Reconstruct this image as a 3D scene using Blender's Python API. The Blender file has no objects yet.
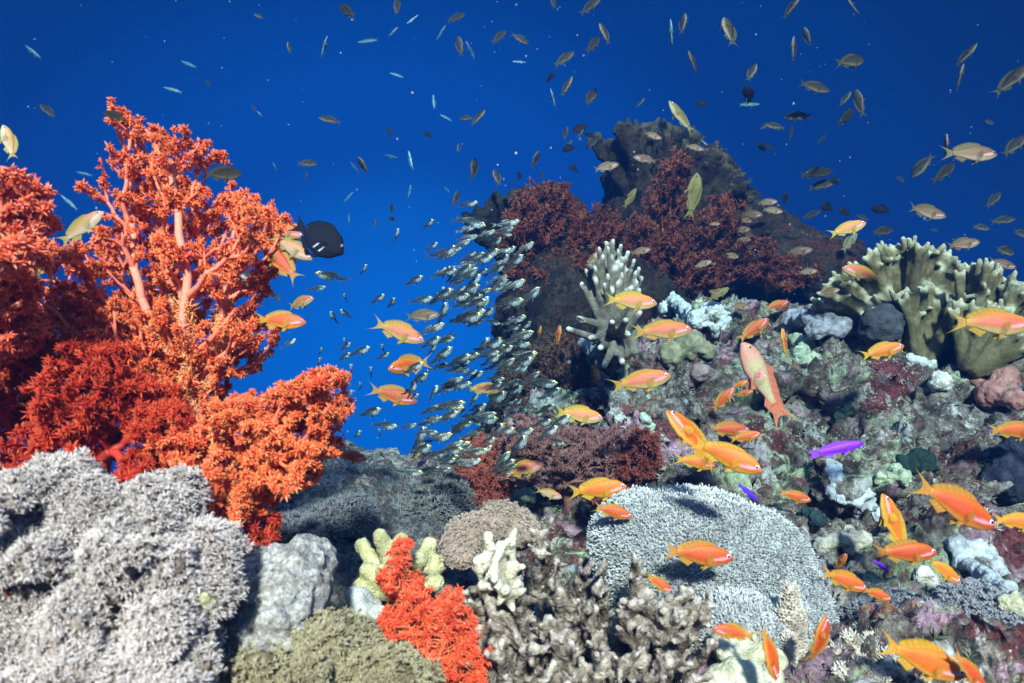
import bpy, math, random
import numpy as np
from mathutils import Vector, Matrix

# ------------------------------------------------------------------ scene, camera, water light, sun
sc = bpy.context.scene
COL = sc.collection
rng = np.random.default_rng(7)
random.seed(7)
F = 682.667                                   # focal length in pixels of the 1024 px wide frame


def at(px, py, d):
    """world point seen at that place of the picture at distance d along the view axis"""
    return np.array([(px - 512.0) / F * d, d, (341.5 - py) / F * d])


cam_d = bpy.data.cameras.new('camera')
cam_d.lens = 24.0
cam_d.sensor_width = 36.0
cam_d.clip_start = 0.02
cam_d.clip_end = 200.0
cam = bpy.data.objects.new('camera', cam_d)
COL.objects.link(cam)
cam.rotation_euler = (math.radians(90), 0, 0)
sc.camera = cam
cam_d.dof.use_dof = True
cam_d.dof.focus_distance = 1.05
cam_d.dof.aperture_fstop = 11.0

SUN_DIR = Vector((0.04, -0.90, 0.62)).normalized()      # towards the sun
SUN_EL = math.asin(SUN_DIR.z)
SUN_AZ = math.atan2(SUN_DIR.x, SUN_DIR.y)

world = bpy.data.worlds.new('World')
sc.world = world
world.use_nodes = True
wt = world.node_tree
for n in list(wt.nodes):
    wt.nodes.remove(n)
w_out = wt.nodes.new('ShaderNodeOutputWorld')
w_sky = wt.nodes.new('ShaderNodeTexSky')
w_sky.sky_type = 'NISHITA'
w_sky.sun_disc = False
w_sky.sun_elevation = SUN_EL
w_sky.sun_rotation = SUN_AZ
w_tint = wt.nodes.new('ShaderNodeMix')
w_tint.data_type = 'RGBA'
w_tint.blend_type = 'MULTIPLY'
w_tint.inputs[0].default_value = 1.0
w_tint.inputs[7].default_value = (0.62, 0.84, 1.0, 1)    # daylight filtered by the water column
wt.links.new(w_sky.outputs[0], w_tint.inputs[6])
w_bgs = wt.nodes.new('ShaderNodeBackground')
w_bgs.inputs[1].default_value = 0.15
wt.links.new(w_tint.outputs[2], w_bgs.inputs[0])
w_tc = wt.nodes.new('ShaderNodeTexCoord')
w_dot = wt.nodes.new('ShaderNodeVectorMath')
w_dot.operation = 'DOT_PRODUCT'
gl = Vector((-0.17, 1.0, -0.10)).normalized()            # where the open water is brightest
w_dot.inputs[1].default_value = gl
wt.links.new(w_tc.outputs['Generated'], w_dot.inputs[0])
w_ramp = wt.nodes.new('ShaderNodeValToRGB')
cr = w_ramp.color_ramp
cr.interpolation = 'EASE'
for pos, c in ((0.0, (0.0, 0.010, 0.06, 1)), (0.55, (0.0, 0.010, 0.062, 1)), (0.80, (0.0, 0.022, 0.128, 1)),
               (0.93, (0.0, 0.046, 0.25, 1)), (1.0, (0.0, 0.165, 0.62, 1))):
    if pos == 0.0:
        e = cr.elements[0]
    elif pos == 1.0:
        e = cr.elements[len(cr.elements) - 1]
    else:
        e = cr.elements.new(pos)
    e.position = pos
    e.color = c
wt.links.new(w_dot.outputs['Value'], w_ramp.inputs[0])
w_bgw = wt.nodes.new('ShaderNodeBackground')
w_bgw.inputs[1].default_value = 0.66
wt.links.new(w_ramp.outputs[0], w_bgw.inputs[0])
w_sep = wt.nodes.new('ShaderNodeSeparateXYZ')
wt.links.new(w_tc.outputs['Generated'], w_sep.inputs[0])
w_mr = wt.nodes.new('ShaderNodeMapRange')                # the surface shines through only high overhead
w_mr.interpolation_type = 'SMOOTHSTEP'
w_mr.inputs[1].default_value = 0.48
w_mr.inputs[2].default_value = 0.70
wt.links.new(w_sep.outputs[2], w_mr.inputs[0])
w_mix = wt.nodes.new('ShaderNodeMixShader')
wt.links.new(w_mr.outputs[0], w_mix.inputs[0])
wt.links.new(w_bgw.outputs[0], w_mix.inputs[1])
wt.links.new(w_bgs.outputs[0], w_mix.inputs[2])
wt.links.new(w_mix.outputs[0], w_out.inputs['Surface'])

sun_d = bpy.data.lights.new('sun', 'SUN')  # frontal lamp standing in for the camera flash
sun_d.energy = 4.6
sun_d.angle = math.radians(4.0)          # softened by the water surface
sun_d.color = (1.0, 0.88, 0.76)
sun = bpy.data.objects.new('sun', sun_d)
COL.objects.link(sun)
sun.rotation_euler = (-SUN_DIR).to_track_quat('-Z', 'Y').to_euler()

vs = sc.view_settings
vs.view_transform = 'Standard'
vs.look = 'None'
vs.exposure = 1.5
vs.gamma = 1.0
vs.use_curve_mapping = False
sc.render.engine = 'CYCLES'
sc.cycles.max_bounces = 6
sc.cycles.diffuse_bounces = 3
sc.cycles.glossy_bounces = 2
sc.cycles.transmission_bounces = 3
sc.cycles.volume_bounces = 0
sc.cycles.transparent_max_bounces = 16
sc.cycles.use_denoising = True
sc.cycles.caustics_reflective = False
sc.cycles.caustics_refractive = False


# ------------------------------------------------------------------ helpers: colour, noise, meshes
def lin(r, g, b):
    c = np.array([r, g, b], float) / 255.0
    return np.where(c <= 0.04045, c / 12.92, ((c + 0.055) / 1.055) ** 2.4)


def _hash(ix, iy, iz, seed):
    h = (ix.astype(np.int64) * 374761393 + iy.astype(np.int64) * 668265263 + iz.astype(np.int64) * 1440662683 + seed * 1274126177) & 0xffffffff
    h = ((h ^ (h >> 13)) * 1103515245) & 0xffffffff
    h = ((h ^ (h >> 16)) * 2246822519) & 0xffffffff
    return (h ^ (h >> 15)) & 0xffffffff


def pnoise(P, seed=0):
    """gradient noise, about -0.7 .. 0.7"""
    P = np.asarray(P, float)
    i = np.floor(P).astype(np.int64)
    f = P - i
    u = f * f * f * (f * (f * 6 - 15) + 10)
    out = np.zeros(len(P))
    for dx in (0, 1):
        for dy in (0, 1):
            for dz in (0, 1):
                h = _hash(i[:, 0] + dx, i[:, 1] + dy, i[:, 2] + dz, seed)
                gx = ((h & 1023) / 511.5) - 1
                gy = (((h >> 10) & 1023) / 511.5) - 1
                gz = (((h >> 20) & 1023) / 511.5) - 1
                g = gx * (f[:, 0] - dx) + gy * (f[:, 1] - dy) + gz * (f[:, 2] - dz)
                w = (u[:, 0] if dx else 1 - u[:, 0]) * (u[:, 1] if dy else 1 - u[:, 1]) * (u[:, 2] if dz else 1 - u[:, 2])
                out += w * g
    return out


def fbm(P, scale, octv=4, seed=0, gain=0.5):
    P = np.asarray(P, float) * scale
    a, s = 1.0, np.zeros(len(P))
    for k in range(octv):
        s += a * pnoise(P, seed + k * 17)
        P = P * 2.03 + 11.3
        a *= gain
    return s


def worley(P, scale, seed=0):
    P = np.asarray(P, float) * scale
    i = np.floor(P).astype(np.int64)
    F1 = np.full(len(P), 9.0)
    F2 = np.full(len(P), 9.0)
    ID = np.zeros(len(P), np.int64)
    for dx in (-1, 0, 1):
        for dy in (-1, 0, 1):
            for dz in (-1, 0, 1):
                c = i + np.array([dx, dy, dz])
                h = _hash(c[:, 0], c[:, 1], c[:, 2], seed)
                q = c + np.stack([(h & 1023) / 1023., ((h >> 10) & 1023) / 1023., ((h >> 20) & 1023) / 1023.], 1)
                d = np.linalg.norm(P - q, axis=1)
                m = d < F1
                F2 = np.where(m, F1, np.minimum(F2, d))
                ID = np.where(m, h, ID)
                F1 = np.where(m, d, F1)
    return F1, F2, (ID % 1000) / 1000.0


def nrm(v):
    return v / np.maximum(np.linalg.norm(v, axis=-1, keepdims=True), 1e-9)


def basis(N):
    """two vectors across each direction"""
    a = np.where(np.abs(N[:, 2:3]) < 0.9, np.array([[0, 0, 1.]]), np.array([[1., 0, 0]]))
    U = nrm(np.cross(N, a))
    return U, np.cross(N, U)


class Geo:
    def __init__(s):
        s.v, s.t, s.q, s.c, s.n = [], [], [], [], 0

    def add(s, v, t=None, q=None, c=None):
        v = np.asarray(v, float)
        if t is not None and len(t):
            s.t.append(np.asarray(t, np.int64) + s.n)
        if q is not None and len(q):
            s.q.append(np.asarray(q, np.int64) + s.n)
        if c is None:
            c = (1, 1, 1, 1)
        c = np.asarray(c, float)
        if c.ndim == 1:
            c = np.tile(c, (len(v), 1))
        if c.shape[1] == 3:
            c = np.concatenate([c, np.ones((len(c), 1))], 1)
        s.c.append(c)
        s.v.append(v)
        s.n += len(v)

    def mesh(s, name, origin=(0, 0, 0), smooth=True):
        v = np.concatenate(s.v) - np.asarray(origin, float)
        t = np.concatenate(s.t) if s.t else np.zeros((0, 3), np.int64)
        q = np.concatenate(s.q) if s.q else np.zeros((0, 4), np.int64)
        me = bpy.data.meshes.new(name)
        me.vertices.add(len(v))
        me.vertices.foreach_set('co', v.astype(np.float32).ravel())
        loops = np.concatenate([t.ravel(), q.ravel()]).astype(np.int32)
        me.loops.add(len(loops))
        me.loops.foreach_set('vertex_index', loops)
        me.polygons.add(len(t) + len(q))
        st = np.concatenate([np.arange(len(t)) * 3, len(t) * 3 + np.arange(len(q)) * 4]).astype(np.int32)
        me.polygons.foreach_set('loop_start', st)
        me.update(calc_edges=True)
        me.polygons.foreach_set('use_smooth', np.full(len(t) + len(q), smooth, bool))
        ca = me.color_attributes.new('Col', 'FLOAT_COLOR', 'POINT')
        ca.data.foreach_set('color', np.concatenate(s.c).astype(np.float32).ravel())
        me.validate()
        return me


def link(name, me, mat, parent=None, loc=None):
    o = bpy.data.objects.new(name, me)
    COL.objects.link(o)
    if mat is not None and (len(me.materials) == 0):
        me.materials.append(mat)
    if parent is not None:
        o.parent = parent
    if loc is not None:
        o.location = tuple(loc)
    return o


def tag(o, label=None, cat=None, group=None, kind=None):
    if label:
        o['label'] = label
    if cat:
        o['category'] = cat
    if group:
        o['group'] = group
    if kind:
        o['kind'] = kind
    return o


def empty(name, loc):
    o = bpy.data.objects.new(name, None)
    o.empty_display_size = 0.02
    COL.objects.link(o)
    o.location = tuple(loc)
    return o


def sphere_geo(g, c, r, nu=20, nv=12, col=(1, 1, 1, 1), rot=None):
    th = np.linspace(0, np.pi, nv + 1)[1:-1]
    ph = np.arange(nu) / nu * 2 * np.pi
    T, Pp = np.meshgrid(th, ph, indexing='ij')
    v = np.stack([np.sin(T) * np.cos(Pp), np.sin(T) * np.sin(Pp), np.cos(T)], -1).reshape(-1, 3)
    v = np.concatenate([v, [[0, 0, 1.], [0, 0, -1.]]]) * np.asarray(r, float)
    if rot is not None:
        v = v @ np.asarray(rot).T
    v = v + np.asarray(c, float)
    q, t = [], []
    m = nv - 1
    for i in range(m - 1):
        for j in range(nu):
            k = (j + 1) % nu
            q.append((i * nu + j, (i + 1) * nu + j, (i + 1) * nu + k, i * nu + k))
    for j in range(nu):
        k = (j + 1) % nu
        t.append((m * nu, j, k))
        t.append((m * nu + 1, (m - 1) * nu + k, (m - 1) * nu + j))
    g.add(v, t, q, col)


def capsule_geo(g, p0, p1, r0, r1, n=10):
    p0, p1 = np.asarray(p0, float), np.asarray(p1, float)
    d = p1 - p0
    L = max(np.linalg.norm(d), 1e-6)
    d = d / L
    U, V = basis(d[None])
    U, V = U[0], V[0]
    ph = np.arange(n) / n * 2 * np.pi
    ring = np.cos(ph)[:, None] * U + np.sin(ph)[:, None] * V
    rows = []
    for a in (-0.5, -0.17):
        rows.append(p0 + d * r0 * math.sin(a * math.pi) * 0.999 * (1 if a != -0.5 else 0.96) + ring * r0 * max(0.12, math.cos(a * math.pi)))
    rows.append(p0 + ring * r0)
    rows.append(p1 + ring * r1)
    for a in (0.17, 0.5):
        rows.append(p1 + d * r1 * math.sin(a * math.pi) * (1 if a != 0.5 else 0.96) + ring * r1 * max(0.12, math.cos(a * math.pi)))
    v = np.concatenate(rows + [(p0 - d * r0)[None], (p1 + d * r1)[None]])
    q, t = [], []
    m = len(rows)
    for i in range(m - 1):
        for j in range(n):
            k = (j + 1) % n
            q.append((i * n + j, i * n + k, (i + 1) * n + k, (i + 1) * n + j))
    for j in range(n):
        k = (j + 1) % n
        t.append((m * n, k, j))
        t.append((m * n + 1, (m - 1) * n + j, (m - 1) * n + k))
    g.add(v, t, q)


def remesh(g, voxel):
    """union of the closed pieces in g as one organic skin: vertices, quads, normals"""
    me = g.mesh('tmp')
    o = bpy.data.objects.new('tmp', me)
    COL.objects.link(o)
    m = o.modifiers.new('r', 'REMESH')
    m.mode = 'VOXEL'
    m.voxel_size = voxel
    dg = bpy.context.evaluated_depsgraph_get()
    ev = o.evaluated_get(dg)
    m2 = bpy.data.meshes.new_from_object(ev)
    nv = len(m2.vertices)
    v = np.empty(nv * 3, np.float32)
    m2.vertices.foreach_get('co', v)
    v = v.reshape(-1, 3).astype(float)
    npoly = len(m2.polygons)
    ls = np.empty(npoly, np.int32)
    m2.polygons.foreach_get('loop_total', ls)
    li = np.empty(len(m2.loops), np.int32)
    m2.loops.foreach_get('vertex_index', li)
    q = li.reshape(-1, 4) if (ls == 4).all() else None
    if q is None:
        st = np.concatenate([[0], np.cumsum(ls)[:-1]])
        q = np.stack([li[s:s + 4] for s, n_ in zip(st, ls) if n_ == 4])
    bpy.data.objects.remove(o)
    bpy.data.meshes.remove(me)
    bpy.data.meshes.remove(m2)
    for _ in range(2):                                   # relax the voxel steps
        s = np.zeros_like(v)
        cnt = np.zeros(nv)
        for a, b in ((0, 1), (1, 2), (2, 3), (3, 0)):
            np.add.at(s, q[:, a], v[q[:, b]])
            np.add.at(s, q[:, b], v[q[:, a]])
            np.add.at(cnt, q[:, a], 1)
            np.add.at(cnt, q[:, b], 1)
        v = v * 0.4 + 0.6 * s / np.maximum(cnt, 1)[:, None]
    return v, q, vnormals(v, q)


def vnormals(v, q):
    fn = np.cross(v[q[:, 2]] - v[q[:, 0]], v[q[:, 3]] - v[q[:, 1]])
    n = np.zeros_like(v)
    for k in range(4):
        np.add.at(n, q[:, k], fn)
    return nrm(n)


def mixc(a, b, t):
    t = np.clip(np.asarray(t, float), 0, 1)[:, None]
    return np.asarray(a, float) * (1 - t) + np.asarray(b, float) * t


def sstep(x, a, b):
    t = np.clip((x - a) / (b - a), 0, 1)
    return t * t * (3 - 2 * t)


def spikes(g, C, D, L, W, cb, ct, bend=0.0, alpha=1.0):
    """slender three-sided tapering spikes from C along D; cb / ct colours at base and tip"""
    M = len(C)
    L = np.broadcast_to(np.asarray(L, float), (M,))
    W = np.broadcast_to(np.asarray(W, float), (M,))
    U, V = basis(D)
    rows = []
    cb = np.broadcast_to(cb, (M, 3))
    ct = np.broadcast_to(ct, (M, 3))
    for k in range(3):
        a = 2 * np.pi * k / 3
        rows.append(C + (math.cos(a) * U + math.sin(a) * V) * W[:, None])
    if bend > 0:
        off = (U * rng.normal(0, 1, (M, 1)) + V * rng.normal(0, 1, (M, 1))) * bend * L[:, None]
        for k in range(3):
            a = 2 * np.pi * k / 3
            rows.append(C + D * L[:, None] * 0.55 + off * 0.35 + (math.cos(a) * U + math.sin(a) * V) * W[:, None] * 0.8)
        rows.append(C + D * L[:, None] + off)
        v = np.stack(rows, 1)
        c = np.concatenate([np.repeat(cb[:, None], 3, 1), np.repeat((cb * .45 + ct * .55)[:, None], 3, 1), ct[:, None]], 1)
        b = (np.arange(M) * 7)[:, None]
        q = np.concatenate([b + np.array([[k, (k + 1) % 3, 3 + (k + 1) % 3, 3 + k]]) for k in range(3)])
        t = np.concatenate([b + np.array([[3 + k, 3 + (k + 1) % 3, 6]]) for k in range(3)])
        g.add(v.reshape(-1, 3), t, q, np.concatenate([c.reshape(-1, 3), np.full((M * 7, 1), alpha)], 1))
    else:
        rows.append(C + D * L[:, None])
        v = np.stack(rows, 1)
        c = np.concatenate([np.repeat(cb[:, None], 3, 1), ct[:, None]], 1)
        b = (np.arange(M) * 4)[:, None]
        t = np.concatenate([b + np.array([[k, (k + 1) % 3, 3]]) for k in range(3)])
        g.add(v.reshape(-1, 3), t, None, np.concatenate([c.reshape(-1, 3), np.full((M * 4, 1), alpha)], 1))


def polyps(g, C, N, size, T, spread, cb, ct, width=0.12, bend=0.0):
    """star-shaped polyps: T tentacles opening round each direction N"""
    M = len(C)
    size = np.broadcast_to(np.asarray(size, float), (M,))
    U, V = basis(N)
    for k in range(T):
        ph = 2 * np.pi * (k + rng.uniform(-.3, .3, M)) / T + rng.uniform(0, 1)
        th = rng.uniform(spread[0], spread[1], M)
        D = np.cos(th)[:, None] * N + np.sin(th)[:, None] * (np.cos(ph)[:, None] * U + np.sin(ph)[:, None] * V)
        L = size * rng.uniform(.7, 1.25, M)
        spikes(g, C, D, L, size * width, cb, ct, bend)


# ------------------------------------------------------------------ materials
def nd(nt, kind, **kw):
    n = nt.nodes.new(kind)
    for k, v in kw.items():
        setattr(n, k, v)
    return n


def new_mat(name):
    m = bpy.data.materials.new(name)
    m.use_nodes = True
    nt = m.node_tree
    for n in list(nt.nodes):
        nt.nodes.remove(n)
    out = nd(nt, 'ShaderNodeOutputMaterial')
    b = nd(nt, 'ShaderNodeBsdfPrincipled')
    nt.links.new(b.outputs[0], out.inputs['Surface'])
    return m, nt, b, out


def noise_node(nt, vec, scale, detail=4, rough=0.6, dist=0.0):
    n = nd(nt, 'ShaderNodeTexNoise')
    n.inputs['Scale'].default_value = scale
    n.inputs['Detail'].default_value = detail
    n.inputs['Roughness'].default_value = rough
    n.inputs['Distortion'].default_value = dist
    nt.links.new(vec, n.inputs['Vector'])
    return n


def ramp_node(nt, fac, stops, interp='LINEAR'):
    r = nd(nt, 'ShaderNodeValToRGB')
    r.color_ramp.interpolation = interp
    el = r.color_ramp.elements
    while len(el) < len(stops):
        el.new(0.5)
    for e, (p, c) in zip(el, stops):
        e.position = p
        e.color = (*[float(x) for x in c], 1) if len(c) == 3 else c
    nt.links.new(fac, r.inputs[0])
    return r


def mix_node(nt, fac, a, b, blend='MIX'):
    m = nd(nt, 'ShaderNodeMix', data_type='RGBA', blend_type=blend)
    for s, x in ((0, fac), (6, a), (7, b)):
        if hasattr(x, 'is_output') or isinstance(x, bpy.types.NodeSocket):
            nt.links.new(x, m.inputs[s])
        else:
            m.inputs[s].default_value = x if s == 0 else (*[float(y) for y in x][:3], 1)
    return m.outputs[2]


def bump_node(nt, h, strength, dist, normal=None):
    b = nd(nt, 'ShaderNodeBump')
    b.inputs['Strength'].default_value = strength
    b.inputs['Distance'].default_value = dist
    nt.links.new(h, b.inputs['Height'])
    if normal is not None:
        nt.links.new(normal, b.inputs['Normal'])
    return b.outputs[0]


def vmat(name, rough=0.7, spec=0.25, nscale=150, namt=0.5, bump=0.4, bdist=0.002, bscale=400, transl=0.0, dark=(0.45, 0.4, 0.4), fins=False, coat=0.0):
    """colour from the mesh (its own pigment), broken up by noise, with fine relief"""
    m, nt, b, out = new_mat(name)
    a = nd(nt, 'ShaderNodeVertexColor', layer_name='Col')
    tc = nd(nt, 'ShaderNodeTexCoord').outputs['Object']
    n1 = noise_node(nt, tc, nscale, 5, 0.65)
    f = ramp_node(nt, n1.outputs['Fac'], [(0.35, dark), (0.62, (1.12, 1.12, 1.12))])
    colr = mix_node(nt, namt, a.outputs['Color'], f.outputs[0], 'MULTIPLY')
    if fins:                                             # no two fish quite the same tone
        oi = nd(nt, 'ShaderNodeObjectInfo')
        hs = nd(nt, 'ShaderNodeHueSaturation')
        for sock, lo, hi in (('Hue', .488, .512), ('Value', .78, 1.12)):
            mr = nd(nt, 'ShaderNodeMapRange')
            mr.inputs[3].default_value = lo
            mr.inputs[4].default_value = hi
            nt.links.new(oi.outputs['Random'], mr.inputs[0])
            nt.links.new(mr.outputs[0], hs.inputs[sock])
        vo = nd(nt, 'ShaderNodeTexVoronoi')              # scales
        vo.inputs['Scale'].default_value = 48
        nt.links.new(tc, vo.inputs['Vector'])
        sc_ = ramp_node(nt, vo.outputs['Distance'], [(0.1, (1.08, 1.08, 1.08)), (0.75, (.74, .72, .72))])
        colr = mix_node(nt, 0.4, colr, sc_.outputs[0], 'MULTIPLY')
        nt.links.new(colr, hs.inputs['Color'])
        colr = hs.outputs[0]
    nt.links.new(colr, b.inputs['Base Color'])
    b.inputs['Roughness'].default_value = rough
    b.inputs['Specular IOR Level'].default_value = spec
    b.inputs['Coat Weight'].default_value = coat
    if bump > 0:
        n2 = noise_node(nt, tc, bscale, 3, 0.6)
        nt.links.new(bump_node(nt, n2.outputs['Fac'], bump, bdist), b.inputs['Normal'])
    last = b.outputs[0]
    if transl > 0:
        t = nd(nt, 'ShaderNodeBsdfTranslucent')
        nt.links.new(colr, t.inputs['Color'])
        mx = nd(nt, 'ShaderNodeMixShader')
        mx.inputs[0].default_value = transl
        nt.links.new(last, mx.inputs[1])
        nt.links.new(t.outputs[0], mx.inputs[2])
        last = mx.outputs[0]
    if fins:                                             # membranes let the water show through
        tr = nd(nt, 'ShaderNodeBsdfTransparent')
        mx = nd(nt, 'ShaderNodeMixShader')
        nt.links.new(a.outputs['Alpha'], mx.inputs[0])
        nt.links.new(tr.outputs[0], mx.inputs[1])
        nt.links.new(last, mx.inputs[2])
        last = mx.outputs[0]
    nt.links.new(last, out.inputs['Surface'])
    return m


def reef_mat(name, palette, scale=16.0, bright=1.0, speck=0.5, bump=0.9):
    """encrusted reef rock: irregular patches of crusts, turf and bare rock, specked at several sizes"""
    m, nt, b, out = new_mat(name)
    tc = nd(nt, 'ShaderNodeTexCoord').outputs['Object']
    nz = noise_node(nt, tc, scale * 1.3, 4, 0.6)
    off = nd(nt, 'ShaderNodeVectorMath', operation='SUBTRACT')
    nt.links.new(nz.outputs['Color'], off.inputs[0])
    off.inputs[1].default_value = (0.5, 0.5, 0.5)
    sca = nd(nt, 'ShaderNodeVectorMath', operation='SCALE')
    nt.links.new(off.outputs[0], sca.inputs[0])
    sca.inputs['Scale'].default_value = 2.2 / scale
    add = nd(nt, 'ShaderNodeVectorMath', operation='ADD')
    nt.links.new(tc, add.inputs[0])
    nt.links.new(sca.outputs[0], add.inputs[1])
    warped = add.outputs[0]
    cols = []
    for s_, k in ((scale, 0), (scale * 3.1, 1)):
        vo = nd(nt, 'ShaderNodeTexVoronoi')
        vo.inputs['Scale'].default_value = s_
        nt.links.new(warped, vo.inputs['Vector'])
        sp = nd(nt, 'ShaderNodeSeparateColor')
        nt.links.new(vo.outputs['Color'], sp.inputs[0])
        n = len(palette)
        pal = palette if k == 0 else palette[::-1]
        st = [(i / n, np.asarray(c) * bright) for i, c in enumerate(pal)]
        cols.append(ramp_node(nt, sp.outputs[k], st, 'CONSTANT').outputs[0])
    sel = noise_node(nt, tc, scale * 1.7, 5, 0.7)
    sf = ramp_node(nt, sel.outputs['Fac'], [(0.47, (0, 0, 0)), (0.53, (1, 1, 1))])
    c = mix_node(nt, sf.outputs[0], cols[0], cols[1])
    n3 = noise_node(nt, tc, scale * 7, 6, 0.72)
    f3 = ramp_node(nt, n3.outputs['Fac'], [(0.32, (0.12, 0.1, 0.1)), (0.5, (0.8, 0.8, 0.8)), (0.68, (1.7, 1.7, 1.7))])
    c = mix_node(nt, 0.85, c, f3.outputs[0], 'MULTIPLY')
    v2 = nd(nt, 'ShaderNodeTexVoronoi')
    v2.inputs['Scale'].default_value = scale * 11
    nt.links.new(warped, v2.inputs['Vector'])
    n4 = noise_node(nt, tc, scale * 2.4, 3, 0.6)
    mth = nd(nt, 'ShaderNodeMath', operation='MULTIPLY')
    sp4 = ramp_node(nt, v2.outputs['Distance'], [(0.14, (1, 1, 1)), (0.24, (0, 0, 0))])
    sp5 = ramp_node(nt, n4.outputs['Fac'], [(0.5, (0, 0, 0)), (0.6, (1, 1, 1))])
    nt.links.new(sp4.outputs[0], mth.inputs[0])
    nt.links.new(sp5.outputs[0], mth.inputs[1])
    mt2 = nd(nt, 'ShaderNodeMath', operation='MULTIPLY')
    nt.links.new(mth.outputs[0], mt2.inputs[0])
    mt2.inputs[1].default_value = speck
    c = mix_node(nt, mt2.outputs[0], c, np.array((0.55, 0.56, 0.52)) * min(1.0, bright * 1.2))
    a = nd(nt, 'ShaderNodeVertexColor', layer_name='Col')
    c = mix_node(nt, 1.0, c, a.outputs['Color'], 'MULTIPLY')
    nt.links.new(c, b.inputs['Base Color'])
    b.inputs['Roughness'].default_value = 0.8
    b.inputs['Specular IOR Level'].default_value = 0.2
    h1 = bump_node(nt, n3.outputs['Fac'], bump, 0.012)
    v3 = nd(nt, 'ShaderNodeTexVoronoi')
    v3.inputs['Scale'].default_value = scale * 16
    nt.links.new(tc, v3.inputs['Vector'])
    nt.links.new(bump_node(nt, v3.outputs['Distance'], 0.5 * bump, 0.003, h1), b.inputs['Normal'])
    return m


def crust_mat(name):
    """living reef rock: grey brown turf-covered stone with dark mottling, and crusts that grow in patches of their own"""
    m, nt, b, out = new_mat(name)
    tc = nd(nt, 'ShaderNodeTexCoord').outputs['Object']

    def patch(scale, lo, hi, seed, detail=7, rough=0.72):
        mp = nd(nt, 'ShaderNodeMapping')
        mp.inputs['Location'].default_value = (seed * 3.1, seed * 1.7, seed * 2.3)
        nt.links.new(tc, mp.inputs[0])
        n = noise_node(nt, mp.outputs[0], scale, detail, rough, 0.6)
        return ramp_node(nt, n.outputs['Fac'], [(lo, (0, 0, 0)), (hi, (1, 1, 1))]).outputs[0]
    n1 = noise_node(nt, tc, 38, 7, 0.72)
    c = ramp_node(nt, n1.outputs['Fac'], [(0.30, (.016, .010, .010)), (0.43, (.08, .058, .050)), (0.54, (.21, .18, .155)), (0.63, (.42, .39, .35)), (0.75, (.64, .62, .57))]).outputs[0]
    for scale, lo, hi, seed, pal in ((7, .52, .57, 1, ((.05, .012, .016), (.24, .07, .08))), (9, .555, .60, 2, ((.20, .28, .15), (.54, .62, .42))), (11, .56, .605, 3, ((.34, .33, .34), (.70, .70, .69))),
                                     (8, .55, .60, 4, ((.24, .12, .18), (.54, .36, .44))), (13, .61, .65, 5, ((.30, .12, .06), (.42, .22, .12))), (10, .60, .64, 6, ((.012, .014, .014), (.05, .06, .055))),
                                     (15, .60, .64, 7, ((.36, .44, .30), (.60, .66, .48)))):
        n = noise_node(nt, tc, 60 + seed * 9, 5, 0.7)
        pc = ramp_node(nt, n.outputs['Fac'], [(0.36, pal[0]), (0.62, pal[1])]).outputs[0]
        c = mix_node(nt, patch(scale, lo, hi, seed), c, pc)
    v2 = nd(nt, 'ShaderNodeTexVoronoi')
    v2.inputs['Scale'].default_value = 190
    nt.links.new(tc, v2.inputs['Vector'])
    dots = ramp_node(nt, v2.outputs['Distance'], [(0.16, (1, 1, 1)), (0.26, (0, 0, 0))]).outputs[0]
    mth = nd(nt, 'ShaderNodeMath', operation='MULTIPLY')
    nt.links.new(dots, mth.inputs[0])
    nt.links.new(patch(12, .52, .60, 8), mth.inputs[1])
    c = mix_node(nt, mth.outputs[0], c, (.62, .62, .58))
    a = nd(nt, 'ShaderNodeVertexColor', layer_name='Col')
    c = mix_node(nt, 1.0, c, a.outputs['Color'], 'MULTIPLY')
    nt.links.new(c, b.inputs['Base Color'])
    b.inputs['Roughness'].default_value = 0.85
    b.inputs['Specular IOR Level'].default_value = 0.15
    n5 = noise_node(nt, tc, 120, 6, 0.75)
    h = bump_node(nt, n5.outputs['Fac'], 0.9, 0.012)
    nt.links.new(bump_node(nt, v2.outputs['Distance'], 0.4, 0.004, h), b.inputs['Normal'])
    return m
# ------------------------------------------------------------------ the reef itself
PAL = [(.045, .016, .018), (.16, .13, .10), (.30, .26, .25), (.05, .03, .03), (.32, .40, .25), (.22, .07, .08),
       (.025, .02, .022), (.48, .48, .44), (.13, .11, .09), (.26, .17, .20), (.06, .075, .06), (.40, .44, .30), (.09, .03, .03), (.34, .31, .28)]
PAL_GREY = [tuple(1.9 * q for q in p) for p in [(.10, .10, .10), (.06, .06, .065), (.17, .165, .155), (.12, .12, .13), (.22, .2, .18), (.08, .07, .07), (.10, .06, .06), (.16, .17, .16)]]
PAL_DIMMED = [(.030, .014, .008), (.050, .019, .010), (.010, .007, .005), (.034, .026, .015), (.075, .018, .010), (.014, .011, .008), (.05, .037, .022)]  # dimming with distance put into the rock colours
PAL_STONE = [(.42, .41, .40), (.36, .34, .32), (.5, .49, .47), (.3, .28, .27), (.46, .44, .40), (.38, .37, .38)]
M_reef = crust_mat('crusted reef rock')
M_grey = reef_mat('grey rubble', PAL_GREY, 26, 1.0, 0.3)
M_dark = reef_mat('dimmed reef rock', PAL_DIMMED, 14, 0.9, 0.16)
M_stone = reef_mat('pale stony coral', PAL_STONE, 40, 1.0, 0.2, 0.5)


def blob(g, px, py, d, rx, rz, ry, rot=0.0):
    """a rounded rock mass: centre as seen, radii rx, rz in pixels at that distance, ry in metres"""
    sphere_geo(g, at(px, py, d), (rx / F * d, ry, rz / F * d), 22, 14)


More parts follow.
